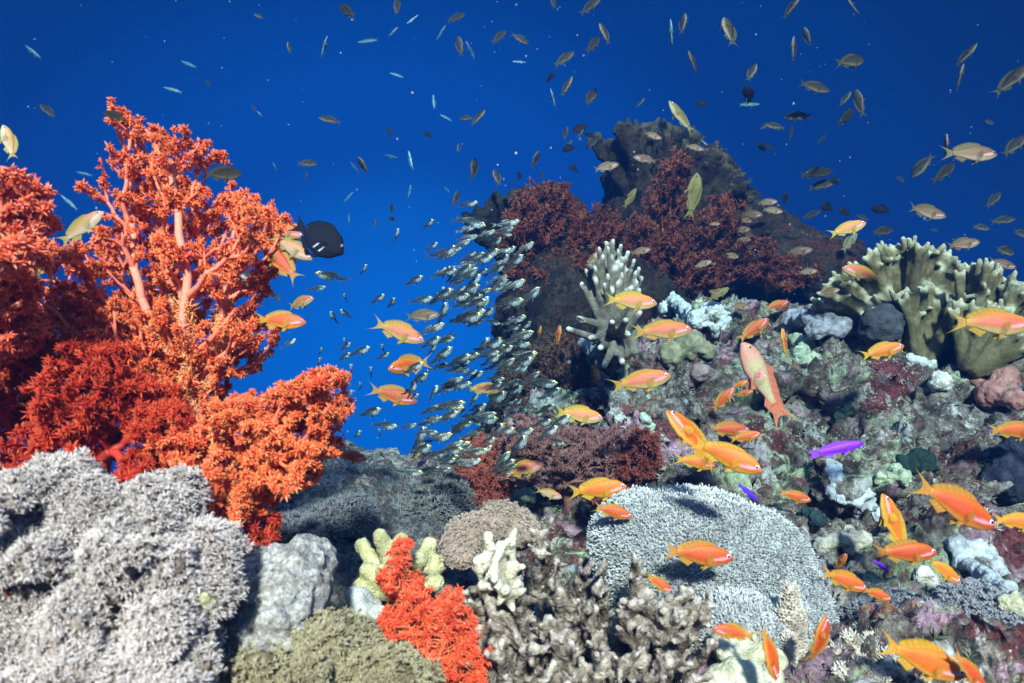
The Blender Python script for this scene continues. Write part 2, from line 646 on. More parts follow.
def rock(g, voxel, amp, seed, pits=0.5, scale=9.0, fine=1.0, holes=0.0):
    v, q, n = remesh(g, voxel)
    h = fbm(v, scale, 4, seed) * amp
    F1, F2, ID = worley(v + 0.02 * np.stack([pnoise(v * 22, s) for s in (1, 2, 3)], 1), scale * 3.2, seed + 5)
    h += (np.minimum(F2 - F1, 0.45) - 0.2) * amp * pits
    F1b, F2b, IDb = worley(v, scale * 8.0, seed + 9)
    h += (0.5 - F1b) * amp * 0.45 * fine * (IDb > 0.35)
    h += pnoise(v * scale * 14, seed + 3) * amp * 0.30 * fine
    if holes > 0:
        cav = fbm(v * np.array([1, 1, 1.7]), 7.5, 3, seed + 21)
        h -= sstep(cav, .20, .42) * holes
        led = np.abs(((v[:, 2] + .35 * v[:, 1] + fbm(v, 5, 2, seed + 31) * .05) * 14) % 1 - .5) * 2
        h += (sstep(led, .35, .75) - .5) * holes * .35
    v = v + n * h[:, None]
    return v, q


def rock_object(name, g, voxel, amp, seed, mat, label=None, cat=None, kind=None, **kw):
    v, q = rock(g, voxel, amp, seed, **kw)
    base = np.array([v[:, 0].mean(), v[:, 1].mean(), v[:, 2].min()])
    gg = Geo()
    tone = 0.62 + 0.55 * (fbm(v, 5.0, 3, seed + 40) + 0.5)
    gg.add(v, None, q, np.stack([tone] * 3, 1).clip(0.4, 1.3))
    o = link(name, gg.mesh(name, base), mat, None, base)
    tag(o, label, cat, None, kind)
    return o


# the sea bed: one wide sheet that drops away behind and to the left of the reef
def bed_height(x, y):
    slope = -0.40 + 0.10 * np.clip(x, -1, 2)
    slope = slope - 0.9 * sstep(y, 1.25, 2.6) * (1 - sstep(x, -0.2, 1.0)) - 0.5 * sstep(-x, 0.9, 2.2) * sstep(y, 0.6, 1.6)
    return slope - 1.6 * sstep(y, 3.0, 6.0) - 0.5 * sstep(x, 2.2, 4.0) - 0.25 * sstep(-y, -0.1, 1.0)


gx = np.linspace(-4.5, 4.5, 300)
gy = np.linspace(-0.40, 7.0, 260)
X, Y = np.meshgrid(gx, gy, indexing='ij')
Pb = np.stack([X.ravel(), Y.ravel(), np.zeros(X.size)], 1)
Zb = bed_height(Pb[:, 0], Pb[:, 1]) + fbm(Pb, 2.3, 5, 3) * 0.10
Pb[:, 2] = Zb
ii = np.arange(300 * 260).reshape(300, 260)
qb = np.stack([ii[:-1, :-1].ravel(), ii[1:, :-1].ravel(), ii[1:, 1:].ravel(), ii[:-1, 1:].ravel()], 1)
g = Geo()
g.add(Pb, None, qb, (0.8, 0.8, 0.8, 1))
tag(link('seabed', g.mesh('seabed'), M_grey), kind='structure')

# the main reef slope on the right
g = Geo()
for a in [(640, 760, .62, 260, 90, .16), (860, 740, .62, 330, 90, .18), (1080, 700, .66, 160, 90, .20),
          (760, 640, .86, 300, 90, .20), (960, 620, .86, 170, 90, .18), (560, 640, .86, 110, 70, .16),
          (720, 530, 1.14, 190, 90, .20), (900, 500, 1.14, 190, 90, .2), (1060, 500, 1.1, 120, 110, .2),
          (700, 420, 1.40, 130, 75, .20), (840, 400, 1.38, 140, 75, .2), (990, 420, 1.36, 150, 70, .2),
          (735, 345, 1.52, 90, 42, .16), (820, 350, 1.50, 70, 45, .15), (655, 370, 1.55, 50, 50, .16), (900, 350, 1.60, 100, 40, .16),
          (590, 470, 1.42, 110, 70, .2), (560, 560, 1.12, 100, 60, .16), (520, 520, 1.32, 70, 60, .16),
          (775, 325, 1.44, 26, 20, .05), (705, 325, 1.44, 30, 20, .05), (640, 345, 1.42, 18, 20, .05),
          (690, 470, 1.02, 40, 26, .05), (800, 395, 1.22, 40, 24, .05), (870, 420, 1.16, 44, 26, .06), (930, 405, 1.18, 44, 26, .06),
          (850, 480, 1.0, 38, 30, .05), (760, 560, .92, 38, 30, .06), (930, 470, 1.02, 30, 34, .05), (1000, 400, 1.2, 40, 40, .06),
          (860, 590, .80, 50, 30, .06), (940, 640, .74, 60, 30, .07), (1000, 560, .86, 40, 40, .07), (650, 440, 1.16, 40, 34, .06)]:
    blob(g, *a)
reef = rock_object('reef', g, 0.0065, 0.048, 11, M_reef, kind='structure', pits=0.9, scale=8.0, holes=0.05)

# rock standing behind it, its palette darkened for light fading with distance
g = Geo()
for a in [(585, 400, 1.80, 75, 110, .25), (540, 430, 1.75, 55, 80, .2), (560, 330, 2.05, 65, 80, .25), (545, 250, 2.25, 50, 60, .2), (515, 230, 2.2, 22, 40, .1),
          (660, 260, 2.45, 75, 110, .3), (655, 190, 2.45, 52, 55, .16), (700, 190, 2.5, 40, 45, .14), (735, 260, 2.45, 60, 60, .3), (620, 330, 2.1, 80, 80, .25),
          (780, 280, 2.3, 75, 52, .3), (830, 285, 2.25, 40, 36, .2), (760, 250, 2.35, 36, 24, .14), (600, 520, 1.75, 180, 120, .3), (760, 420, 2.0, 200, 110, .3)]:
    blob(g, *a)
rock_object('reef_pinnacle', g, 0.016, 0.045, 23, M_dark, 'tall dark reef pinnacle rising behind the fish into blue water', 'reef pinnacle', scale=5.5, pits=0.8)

# grey rubble mound in the gap left of the middle
g = Geo()
for a in [(370, 500, 1.06, 62, 46, .14), (330, 475, 1.10, 36, 28, .10), (420, 490, 1.10, 36, 34, .12), (300, 520, .98, 60, 50, .12), (380, 560, .92, 90, 50, .14),
          (300, 600, .80, 90, 60, .14), (440, 620, .74, 90, 60, .14), (330, 690, .62, 130, 60, .12), (210, 600, .86, 140, 70, .16), (450, 530, 1.02, 30, 30, .08), (350, 468, 1.08, 22, 18, .05)]:
    blob(g, *a)
rock_object('rubble_mound', g, 0.006, 0.020, 31, M_grey, 'dark grey mound of silty rubble in the gap below the silver fish', 'rock', scale=11, pits=0.8)

# pale boulder coral
g = Geo()
for a in [(290, 598, .50, 38, 50, .05), (300, 572, .51, 27, 28, .05), (278, 640, .49, 44, 50, .05), (268, 585, .52, 24, 36, .04)]:
    blob(g, *a)
rock_object('boulder_coral', g, 0.0032, 0.011, 37, M_stone, 'pale grey squarish boulder coral beside the fluffy grey soft coral', 'coral', scale=13, pits=1.0)


# ------------------------------------------------------------------ branching soft corals
M_stem = vmat('soft coral stem', 0.55, 0.35, 120, 0.35, 0.3, 0.0015, 500, 0.20, (0.7, 0.6, 0.6))
M_polyp = vmat('soft coral polyps', 0.5, 0.3, 60, 0.45, 0.0, transl=0.42, dark=(0.84, 0.70, 0.66))


def tree(points, root, guide, bf=0.45):
    """grow a branching skeleton from the root through all points: parent index per node, nodes"""
    nodes = [np.asarray(root, float)]
    par = [-1]
    pl = [0.0]
    for line in guide:
        prev = 0
        if len(line) and isinstance(line[0], (int, np.integer)):
            prev, line = line[0], line[1:]
        for p in line:
            nodes.append(np.asarray(p, float))
            par.append(prev)
            pl.append(pl[prev] + np.linalg.norm(nodes[-1] - nodes[prev]))
            prev = len(nodes) - 1
    pts = np.asarray(points)
    n = len(pts)
    best = np.full(n, 1e9)
    bp = np.zeros(n, int)
    bd = np.zeros(n)

    def relax(k):
        d = np.linalg.norm(pts - nodes[k], axis=1)
        c = d + bf * pl[k]
        m = c < best
        best[m] = c[m]
        bp[m] = k
        bd[m] = d[m]
    for k in range(len(nodes)):
        relax(k)
    free = np.ones(n, bool)
    for _ in range(n):
        i = int(np.argmin(np.where(free, best, 1e9)))
        free[i] = False
        nodes.append(pts[i])
        par.append(int(bp[i]))
        pl.append(pl[bp[i]] + bd[i])
        relax(len(nodes) - 1)
    return np.array(nodes), np.array(par)


def fill(blobs, n):
    """random points in a cluster of ellipsoids (px, py, d, rx px, rz px, ry m), denser towards the outside"""
    B = [(at(b[0], b[1], b[2]), np.array([b[3] / F * b[2], b[5], b[4] / F * b[2]])) for b in blobs]
    w = np.array([np.prod(r) ** 0.72 for _, r in B])
    k = rng.choice(len(B), n, p=w / w.sum())
    u = nrm(rng.normal(size=(n, 3))) * (rng.uniform(0.15, 1, (n, 1)) ** 0.45)
    return np.stack([B[j][0] for j in k]) + u * np.stack([B[j][1] for j in k])


def soft_coral(label, blobs, root, guides, n, trunk, psize, per, stem_c, base_c, tip_c, tent=7, bf=0.45, rmin=0.0011, spic=True, name='soft_coral', group=None, leafmax=None, pw=0.115, twig=None):
    leafmax = leafmax or 14
    root = np.asarray(root, float)
    nodes, par = tree(fill(blobs, n), root, guides, bf)
    N = len(nodes)
    cnt = np.ones(N)
    order = np.argsort(-np.array(depth_of(par)))
    for k in order:
        if par[k] >= 0:
            cnt[par[k]] += cnt[k]
    rad = rmin * (0.7 + 0.3 * np.minimum(cnt / 8, 1)) + trunk * (cnt / cnt.max()) ** 0.66
    ng = 1 + sum(len(l) - (1 if isinstance(l[0], (int, np.integer)) else 0) for l in guides)
    rad[:ng] = np.maximum(rad[:ng], (trunk * 0.36 * (cnt[:ng] / cnt[:ng].max()) ** 0.22) if ng > 8 else 0.0)
    # smooth inner nodes so limbs do not kink
    kids = np.bincount(par[1:], minlength=N)
    for _ in range(2):
        s = np.zeros_like(nodes)
        np.add.at(s, par[1:], nodes[1:])
        av = (s / np.maximum(kids, 1)[:, None] + nodes[np.maximum(par, 0)]) / 2
        m = (kids > 0) & (par >= 0) & (cnt > 3)
        nodes[m] = nodes[m] * 0.6 + av[m] * 0.4
    g = Geo()
    e = np.arange(1, N)
    p0, p1 = nodes[par[e]], nodes[e]
    r0, r1 = np.minimum(rad[par[e]], rad[e] * 1.5), rad[e]
    D = nrm(p1 - p0)
    U, V = basis(D)
    S = 7
    ph = np.arange(S) / S * 2 * np.pi
    ring = np.cos(ph)[None, :, None] * U[:, None] + np.sin(ph)[None, :, None] * V[:, None]
    mid = (p0 + p1) / 2 + rng.normal(0, 0.06, (len(e), 3)) * np.linalg.norm(p1 - p0, axis=1)[:, None]
    v = np.concatenate([(p0 - D * r0[:, None] * .4)[:, None] + ring * r0[:, None, None], mid[:, None] + ring * (0.5 * (r0 + r1))[:, None, None],
                        (p1 + D * r1[:, None] * .4)[:, None] + ring * (r1 * 0.95)[:, None, None]], 1).reshape(-1, 3)
    b = (np.arange(len(e)) * 3 * S)[:, None]
    q = np.concatenate([b + np.array([[o + j, o + (j + 1) % S, o + S + (j + 1) % S, o + S + j]]) for j in range(S) for o in (0, S)])
    big = np.clip((cnt[e] / cnt.max()) ** 0.33, 0, 1)
    cc = mixc(np.asarray(base_c) * 0.9 if twig is None else twig, stem_c, np.maximum(big * 1.4, (rad[e] / trunk - .06) * 6))
    g.add(v, None, q, np.repeat(cc, 3 * S, 0))
    fat = np.where(r1 > trunk * 0.16)[0]
    if spic and len(fat):                                # pale needles lying in the skin of the stems
        k = rng.choice(fat, 5200, p=(r1[fat] * np.linalg.norm(p1 - p0, axis=1)[fat]) / (r1[fat] * np.linalg.norm(p1 - p0, axis=1)[fat]).sum())
        f = rng.uniform(0, 1, (len(k), 1))
        a = rng.uniform(0, 6.283, (len(k), 1))
        rd = np.cos(a) * U[k] + np.sin(a) * V[k]
        tg = -np.sin(a) * U[k] + np.cos(a) * V[k]
        pos = p0[k] * (1 - f) + p1[k] * f + rd * ((r0[k, None] * (1 - f) + r1[k, None] * f) * 0.98)
        z = rng.normal(0, 1, (len(k), 1))
        dd = nrm(D[k] * z + tg * rng.normal(0, 1, (len(k), 1)) + rd * rng.uniform(0.05, .5, (len(k), 1)))
        spikes(g, pos, dd, rng.uniform(.005, .012, len(k)), 0.0006, np.asarray(tip_c) * 0.9, np.asarray(tip_c) * 1.1, 0.12)
    # polyps on the thin ends
    gp = Geo()
    leaf = np.where(cnt <= leafmax)[0]
    leaf = leaf[leaf > 0]
    k = np.repeat(leaf, per)
    if spic and len(fat):
        k = np.concatenate([k, rng.choice(fat, 500)])
    pd = nrm(nodes[k] - nodes[np.maximum(par[k], 0)])
    cen = nodes.mean(0)
    out = nrm(nodes[k] - cen)
    dirs = nrm(rng.normal(size=(len(k), 3)) * 0.9 + pd * 0.6 + out * 0.35)
    f = rng.uniform(0, .9, (len(k), 1))
    C = nodes[k] * (1 - f) + nodes[np.maximum(par[k], 0)] * f + dirs * (np.where(cnt[k] > leafmax, rad[k], 0)[:, None] + psize * rng.uniform(.2, .9, (len(k), 1)))
    var = fbm(C, 16, 2, 5) * 0.9 + rng.normal(0, .25, len(k)) + .15
    cb = mixc(np.asarray(base_c) * .6, np.asarray(base_c) * .85 + np.asarray(tip_c) * .15, var + 0.55)
    ct = mixc(np.asarray(base_c) * 1.05, tip_c, var + 0.9)
    pale = rng.uniform(0, 1, len(k)) < (.2 if spic else .06)  # this paler share imitates flash highlights in the tip colour
    ct[pale] = ct[pale] * .35 + np.minimum(np.asarray(tip_c) * np.array((1.0, 1.45, 2.0)), .98) * .65
    spikes(gp, nodes[k] * (1 - f) + nodes[np.maximum(par[k], 0)] * f, dirs, psize * .9, psize * .16, cb, cb)
    polyps(gp, C, dirs, psize * rng.uniform(.55, 1.45, len(k)) * (1 + .5 * fbm(C, 30, 2, 61)), tent, (0.55, 1.5), cb, ct, pw, 0.12)
    rt = empty(name, root)
    tag(rt, label, 'soft coral', group)
    link('branches', g.mesh('branches', root), M_stem, rt)
    link('polyps', gp.mesh('polyps', root, smooth=False), M_polyp, rt)
    return rt


def depth_of(par):
    d = [0] * len(par)
    for i in range(1, len(par)):
        d[i] = d[par[i]] + 1
    return d


def flat(d, L, ry=0.05):
    """blobs given in pixels, all near the distance d"""
    return [(x, y, d + rng.uniform(-.02, .02), rx, rz, ry) for x, y, rx, rz in L]


def line(d, *pts):
    return [at(p[0], p[1], d + (p[2] if len(p) > 2 else 0)) for p in pts]


STEM_PINK = lin(252, 185, 165)
RED = np.array((0.92, 0.045, 0.014))
ORANGE_TIP = np.array((1.0, 0.42, 0.15))
D1 = 0.62
# the tall tree: guides give the trunk and limbs of the photograph
main_guides = [line(D1, (185, 400), (190, 340, -.03), (187, 285, -.05), (182, 240, -.045), (177, 200, -.035), (168, 165, -.02), (155, 146), (146, 130)),
               [4] + line(D1, (205, 258, -.01), (235, 250, -.02), (262, 245, -.02)),
               [6] + line(D1, (195, 164), (205, 150)),
               [4] + line(D1, (150, 225, .02), (132, 205, .02), (130, 182)),
               [3] + line(D1, (150, 275, .01), (115, 265, .02), (85, 262)),
               [2] + line(D1, (235, 310, -.02), (262, 300)),
               [1] + line(D1, (120, 350), (70, 330), (45, 305))]
soft_coral('large orange red tree soft coral with pink stem reaching up on the left',
           flat(D1, [(140, 124, 10, 9), (150, 142, 14, 14), (203, 146, 11, 8), (182, 158, 12, 10), (136, 166, 9, 16), (165, 180, 28, 20), (124, 202, 15, 14), (190, 212, 50, 26),
                     (240, 203, 26, 14), (262, 228, 30, 24), (262, 252, 22, 22), (138, 238, 34, 18), (88, 262, 36, 16), (190, 262, 50, 26), (238, 285, 28, 18), (60, 300, 36, 22),
                     (120, 305, 66, 28), (200, 330, 55, 38), (255, 330, 16, 20), (235, 360, 30, 22), (60, 350, 60, 42), (130, 360, 60, 40), (180, 385, 46, 30), (30, 395, 40, 36), (100, 415, 70, 30), (150, 320, 44, 30), (90, 330, 40, 30)], .065),
           at(185, 455, D1), main_guides, 3000, 0.023, 0.0036, 9, STEM_PINK, RED, ORANGE_TIP, tent=6, leafmax=3, pw=.19, twig=(.92, .17, .08), rmin=.0009)
soft_coral('pinkish red soft coral cut off by the left edge of the photo',
           flat(.48, [(8, 185, 24, 18), (6, 215, 34, 30), (14, 250, 22, 26), (-30, 250, 40, 70), (0, 290, 24, 28), (0, 330, 26, 30)], .04), at(-40, 420, .5),
           [line(.48, (-30, 330), (-12, 260), (-4, 215), (4, 190))], 700, 0.014, 0.0046, 6, lin(250, 170, 165), np.array((.90, .065, .032)), np.array((1.0, .43, .22)), tent=6, leafmax=4, pw=.18, twig=(.92, .17, .09))
soft_coral('dense orange red bushy soft coral spilling over the rubble beside the tree coral',
           flat(.55, [(325, 380, 20, 12), (300, 392, 26, 14), (332, 408, 18, 16), (245, 412, 36, 20), (288, 430, 50, 26), (318, 448, 20, 14), (190, 440, 44, 22), (230, 470, 55, 32),
                      (295, 470, 26, 20), (178, 470, 34, 22), (205, 500, 34, 24), (255, 505, 16, 14)], .05), at(215, 540, .60),
           [line(.55, (220, 500, .02), (225, 470, .01), (265, 440), (300, 405)), [2] + line(.55, (200, 460), (180, 445))], 1500, 0.012, 0.0036, 8,
           lin(250, 150, 130), RED, ORANGE_TIP, tent=6, leafmax=4, pw=.19, twig=(.90, .16, .07))
soft_coral('deep red soft coral in the shade behind the fluffy grey coral',
           flat(.54, [(20, 385, 60, 44), (80, 390, 50, 44), (130, 410, 44, 36), (165, 430, 30, 30), (50, 450, 70, 30), (150, 470, 30, 20), (10, 340, 40, 24), (100, 350, 30, 16), (250, 530, 30, 20)], .04), at(110, 560, .60),
           [line(.56, (100, 500), (85, 450))], 1100, 0.011, 0.0046, 6, lin(190, 60, 50), np.array((.58, .022, .012)), np.array((.84, .15, .06)), spic=False)  # shade of the lower left put into this deeper red
soft_coral('small bright red soft coral at the bottom beside the bumpy yellow coral',
           flat(.52, [(400, 552, 11, 10), (390, 575, 16, 13), (412, 592, 17, 13), (408, 618, 30, 20), (450, 604, 16, 12), (445, 635, 42, 30), (400, 655, 26, 24), (460, 668, 34, 26), (420, 690, 40, 20)], .03),
           at(425, 730, .55), [line(.52, (422, 690), (418, 640), (405, 595), (398, 560)), [1] + line(.52, (445, 655), (455, 620))], 620, 0.007, 0.0034, 8,
           lin(235, 90, 60), np.array((.74, .022, .010)), np.array((.92, .22, .09)), tent=6, leafmax=4, pw=.19, twig=(.80, .06, .03))
# the dim ones further back
MAR = np.array((.17, .028, .010))  # red dimmed in the pigment for light fading with distance
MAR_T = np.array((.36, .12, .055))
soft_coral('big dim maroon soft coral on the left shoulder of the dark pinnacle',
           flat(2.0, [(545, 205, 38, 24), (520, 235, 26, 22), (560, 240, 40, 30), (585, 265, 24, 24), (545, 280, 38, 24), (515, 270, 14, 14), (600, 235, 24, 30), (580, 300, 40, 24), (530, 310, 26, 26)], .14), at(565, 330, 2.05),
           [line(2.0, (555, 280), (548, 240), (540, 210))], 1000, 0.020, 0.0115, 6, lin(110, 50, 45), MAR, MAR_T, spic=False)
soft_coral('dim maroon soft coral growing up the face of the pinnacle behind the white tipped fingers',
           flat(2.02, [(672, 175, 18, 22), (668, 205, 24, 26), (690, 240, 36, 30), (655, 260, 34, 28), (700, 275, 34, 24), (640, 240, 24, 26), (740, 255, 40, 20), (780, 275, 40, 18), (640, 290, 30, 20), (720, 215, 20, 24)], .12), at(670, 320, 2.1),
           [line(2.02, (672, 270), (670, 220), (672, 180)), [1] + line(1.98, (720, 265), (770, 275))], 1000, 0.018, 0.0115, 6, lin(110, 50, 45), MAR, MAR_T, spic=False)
soft_coral('brownish feathery soft coral in the dark gap below the silver fish school',
           flat(1.5, [(535, 370, 34, 26), (560, 360, 30, 30), (530, 400, 40, 18), (575, 395, 26, 24)], .08), at(560, 440, 1.55),
           [line(1.5, (550, 400), (545, 370))], 380, 0.016, 0.0075, 6, lin(90, 60, 50), np.array((.10, .045, .032)), np.array((.22, .13, .09)), spic=False)
soft_coral('dull pink fuzzy soft coral between the fish and the silver school',
           flat(1.05, [(525, 438, 30, 24), (560, 450, 40, 26), (600, 462, 36, 24), (520, 465, 26, 22), (620, 445, 30, 22), (580, 440, 30, 20), (545, 478, 30, 14)], .05), at(570, 510, 1.1),
           [line(1.06, (560, 470), (550, 450)), [1] + line(1.06, (600, 465))], 1000, 0.010, 0.0046, 7, lin(150, 105, 100), np.array((.27, .095, .085)), np.array((.46, .27, .25)), spic=False)
soft_coral('rust red soft coral clump at the foot of the silver fish school',
           flat(1.1, [(482, 450, 26, 16), (470, 470, 20, 18), (497, 475, 24, 22), (480, 495, 28, 16)], .05), at(485, 530, 1.12),
           [line(1.1, (485, 490), (483, 460))], 420, 0.010, 0.0058, 7, lin(170, 70, 60), np.array((.34, .045, .03)), np.array((.62, .22, .14)), spic=False)
soft_coral('dark red low soft coral beside the grey table coral',
           flat(1.0, [(640, 464, 28, 18), (605, 490, 24, 10), (664, 476, 26, 14), (646, 440, 16, 12)], .04), at(630, 510, 1.04),
           [line(1.0, (630, 480))], 420, 0.008, 0.0055, 7, lin(120, 50, 45), np.array((.20, .03, .025)), np.array((.36, .12, .10)), spic=False)
# ------------------------------------------------------------------ other corals
M_hard = vmat('hard coral skin', 0.75, 0.15, 80, 0.7, 0.8, 0.004, 420, 0.0, (0.42, 0.38, 0.36))
M_murk = vmat('dimmed coral skin', 0.8, 0.1, 28, 0.9, 0.9, 0.012, 90, 0.0, (0.25, 0.22, 0.2))  # for pinnacle corals whose dimness is put into their colours
M_soft = vmat('fleshy polyps', 0.6, 0.25, 70, 0.35, 0.0, transl=0.25, dark=(0.72, 0.7, 0.68))
M_sponge = vmat('sponge skin', 0.75, 0.15, 85, 0.7, 0.9, 0.004, 330, 0.05, (0.42, 0.40, 0.40))
M_mottle = vmat('algae crusted skeleton', 0.85, 0.15, 130, 0.9, 0.9, 0.004, 300, 0.0, (0.16, 0.12, 0.09))


def shade_cols(v, c0, c1, scale, seed, c2=None, s2=60, thr=0.15):
    """pigment mottling of a skin"""
    c = mixc(c0, c1, fbm(v, scale, 4, seed) * 1.3 + 0.5)
    if c2 is not None:
        f = sstep(fbm(v, s2, 3, seed + 8), thr, thr + 0.18)
        c = c * (1 - f[:, None]) + np.asarray(c2) * f[:, None]
    return c


def tipness(v, segs):
    """0..1: how near each vertex lies to the free end of a branch (pale growing ends)"""
    out = np.zeros(len(v))
    for p1, r in segs:
        d = np.linalg.norm(v - p1, axis=1)
        out = np.maximum(out, (1 - sstep(d, r * 0.5, r * 2.3)) * .95)
    return out


def branch_coral(name, label, segs, tips, voxel, c0, c1, tipc, mat, relax_amp=0.0015, nscale=60, tip_amt=1.0, seed=1, group=None, c2=None, knob=0.0, cat='coral'):
    g = Geo()
    for s in segs:
        capsule_geo(g, *s)
    v, q, n = remesh(g, voxel)
    h = fbm(v, nscale, 3, seed) * relax_amp
    if knob > 0:
        F1, F2, _ = worley(v, 1.0 / (knob * 3.2), seed + 4)
        h += (0.5 - F1) * knob * 1.4
    t = tipness(v, tips) if tips else np.zeros(len(v))
    c = shade_cols(v, c0, c1, nscale * .6, seed, c2)
    c = c * (1 - t[:, None] * tip_amt) + np.asarray(tipc) * t[:, None] * tip_amt
    v = v + n * h[:, None]
    base = np.array([v[:, 0].mean(), v[:, 1].mean(), v[:, 2].min()])
    gg = Geo()
    gg.add(v, None, q, c)
    o = link(name, gg.mesh(name, base), mat, None, base)
    tag(o, label, cat, group)
    return o, v, n


def polyp_mound(name, label, blobs, voxel, npol, size, tent, spread, skin, cb, ct, stalk=1.0, bend=0.15, width=0.12, lump=0.004, lscale=30, part='polyps', up=0.0, cat='soft coral', matp=None, face=True):
    g = Geo()
    for b in blobs:
        blob(g, *b)
    v, q, n = remesh(g, voxel)
    F1, F2, _ = worley(v, lscale, 3)
    v = v + n * ((0.55 - F1) * lump * 2)[:, None] + n * (fbm(v, lscale * .6, 3, 4) * lump)[:, None]
    n = vnormals(v, q)
    base = np.array([v[:, 0].mean(), v[:, 1].mean(), v[:, 2].min()])
    g = Geo()
    g.add(v, None, q, shade_cols(v, np.asarray(skin) * .8, skin, 30, 2))
    rt = empty(name, base)
    tag(rt, label, cat)
    link('base', g.mesh('base', base), M_sponge, rt)
    ok = np.where((n[:, 2] > -0.55) & (n[:, 1] < 0.75))[0] if face else np.arange(len(v))
    k = rng.choice(ok, npol, replace=npol > len(ok))
    jit = rng.normal(0, 1, (npol, 3)) * voxel * .5
    N = nrm(n[k] + rng.normal(0, .28, (npol, 3)) + np.array([0, 0, up]))
    gp = Geo()
    S = size * rng.uniform(.7, 1.25, npol)
    var = fbm(v[k], 22, 3, 9) * 1.3 + rng.normal(0, .2, npol) + .5
    b_ = mixc(np.asarray(cb) * .7, cb, var)
    t_ = mixc(np.asarray(ct) * .8, ct, var)
    P = v[k] + jit
    if stalk > 0:
        spikes(gp, P - N * S[:, None] * .2, N, S * stalk * 1.5, S * .2, b_, b_)
    if tent > 1:
        polyps(gp, P + N * (S * stalk)[:, None], N, S, tent, spread, b_, t_, width, bend)
    else:
        spikes(gp, P, N, S, S * width, b_, t_, bend)
    link(part, gp.mesh(part, base, smooth=False), matp or M_soft, rt)
    return rt


# grey fluffy soft coral, bottom left
def lobed(blobs, n, r0, r1):
    out = list(blobs)
    for x, y, d_, rx, rz, ry in blobs:
        out[blobs.index((x, y, d_, rx, rz, ry))] = (x, y, d_, rx * .84, rz * .84, ry * .84)
        for _ in range(n):
            u = nrm(rng.normal(size=(1, 3)))[0]
            if u[1] > .35:
                u[1] = -u[1]
            r = rng.uniform(r0, r1)
            out.append((x + u[0] * rx * .95, y - u[2] * rz * .95, d_ + u[1] * ry * .95, r, r * rng.uniform(.8, 1.1), r / F * d_))
    return out


polyp_mound('fluffy_soft_coral', 'large pale grey fluffy soft coral filling the bottom left corner',
            lobed([(40, 522, .44, 66, 50, .05), (105, 530, .44, 46, 36, .05), (-30, 560, .42, 80, 90, .06), (30, 600, .42, 80, 66, .06), (128, 565, .43, 62, 44, .05), (198, 562, .46, 32, 28, .035),
             (182, 592, .44, 38, 26, .035), (110, 640, .41, 76, 46, .05), (40, 690, .39, 80, 50, .05), (170, 655, .43, 30, 22, .03), (158, 508, .46, 20, 18, .025), (140, 690, .39, 60, 30, .04), (70, 496, .45, 30, 22, .03)], 13, 10, 23),
            0.0030, 26000, 0.0032, 6, (0.2, 1.3), (.30, .24, .21), (.40, .33, .31), (.86, .79, .78), 0.7, 0.3, 0.17, 0.006, 55, up=0.1)
# olive one, bottom
polyp_mound('knobbly_soft_coral', 'olive tan soft coral of short tufts at the bottom left of centre',
            [(300, 680, .46, 56, 40, .05), (350, 660, .48, 44, 32, .04), (265, 690, .45, 40, 34, .04), (320, 640, .5, 34, 22, .03), (390, 690, .46, 30, 30, .04)] if False else lobed([(300, 680, .46, 52, 36, .05), (350, 660, .48, 40, 28, .04), (265, 690, .45, 36, 30, .04), (320, 642, .5, 30, 18, .03), (390, 690, .46, 28, 28, .04)], 7, 10, 17),
            0.0035, 5200, 0.0034, 6, (0.4, 1.3), (.20, .17, .10), (.24, .205, .12), (.44, .395, .26), 0.7, 0.2, 0.24, 0.008, 40, up=0.3)
# grey-blue fuzzy carpet on the right
polyp_mound('fuzzy_soft_coral', 'smooth grey violet fuzzy soft coral patch at the right foot of the reef',
            [(920, 640, .68, 66, 32, .07), (985, 625, .70, 50, 34, .06), (880, 615, .74, 34, 16, .05), (1020, 655, .66, 40, 34, .05)],
            0.0045, 5000, 0.0042, 5, (0.4, 1.2), (.25, .25, .29), (.25, .25, .29), (.42, .42, .47), 0.4, 0.2, 0.2, 0.004, 26)
polyp_mound('fuzzy_soft_coral', 'small dark grey tufted soft coral on the rubble beside the red bush',
            [(310, 535, .84, 36, 18, .04), (345, 520, .86, 26, 16, .04)], 0.0045, 1300, 0.007, 6, (0.4, 1.2), (.12, .12, .13), (.13, .13, .15), (.26, .27, .3), 0.4, 0.2, 0.12, 0.004, 26)
polyp_mound('fuzzy_soft_coral', 'dim grey bushy soft coral on the far right end of the rubble mound',
            [(420, 515, .95, 30, 16, .04), (445, 500, 1.0, 22, 20, .04), (395, 535, .9, 26, 12, .03)], 0.0055, 1300, 0.008, 6, (0.4, 1.2), (.13, .13, .13), (.13, .135, .14), (.24, .24, .23), 0.4, 0.2, 0.12, 0.004, 26)
# grey table coral: two tiers of densely set branchlets
polyp_mound('table_coral', 'broad grey blue table coral covered with dense short branchlets',
            [(690, 568, .74, 92, 78, .08), (645, 545, .75, 54, 52, .06), (745, 575, .74, 66, 66, .07), (785, 620, .72, 42, 62, .06), (735, 640, .64, 58, 44, .05), (780, 655, .66, 44, 56, .05)],
            0.0040, 48000, 0.0031, 1, (0, 0), (.36, .38, .40), (.38, .41, .44), (.76, .79, .81), 0, 0.1, 0.30, 0.001, 40, part='branchlets', cat='coral', matp=M_hard, up=0.2)


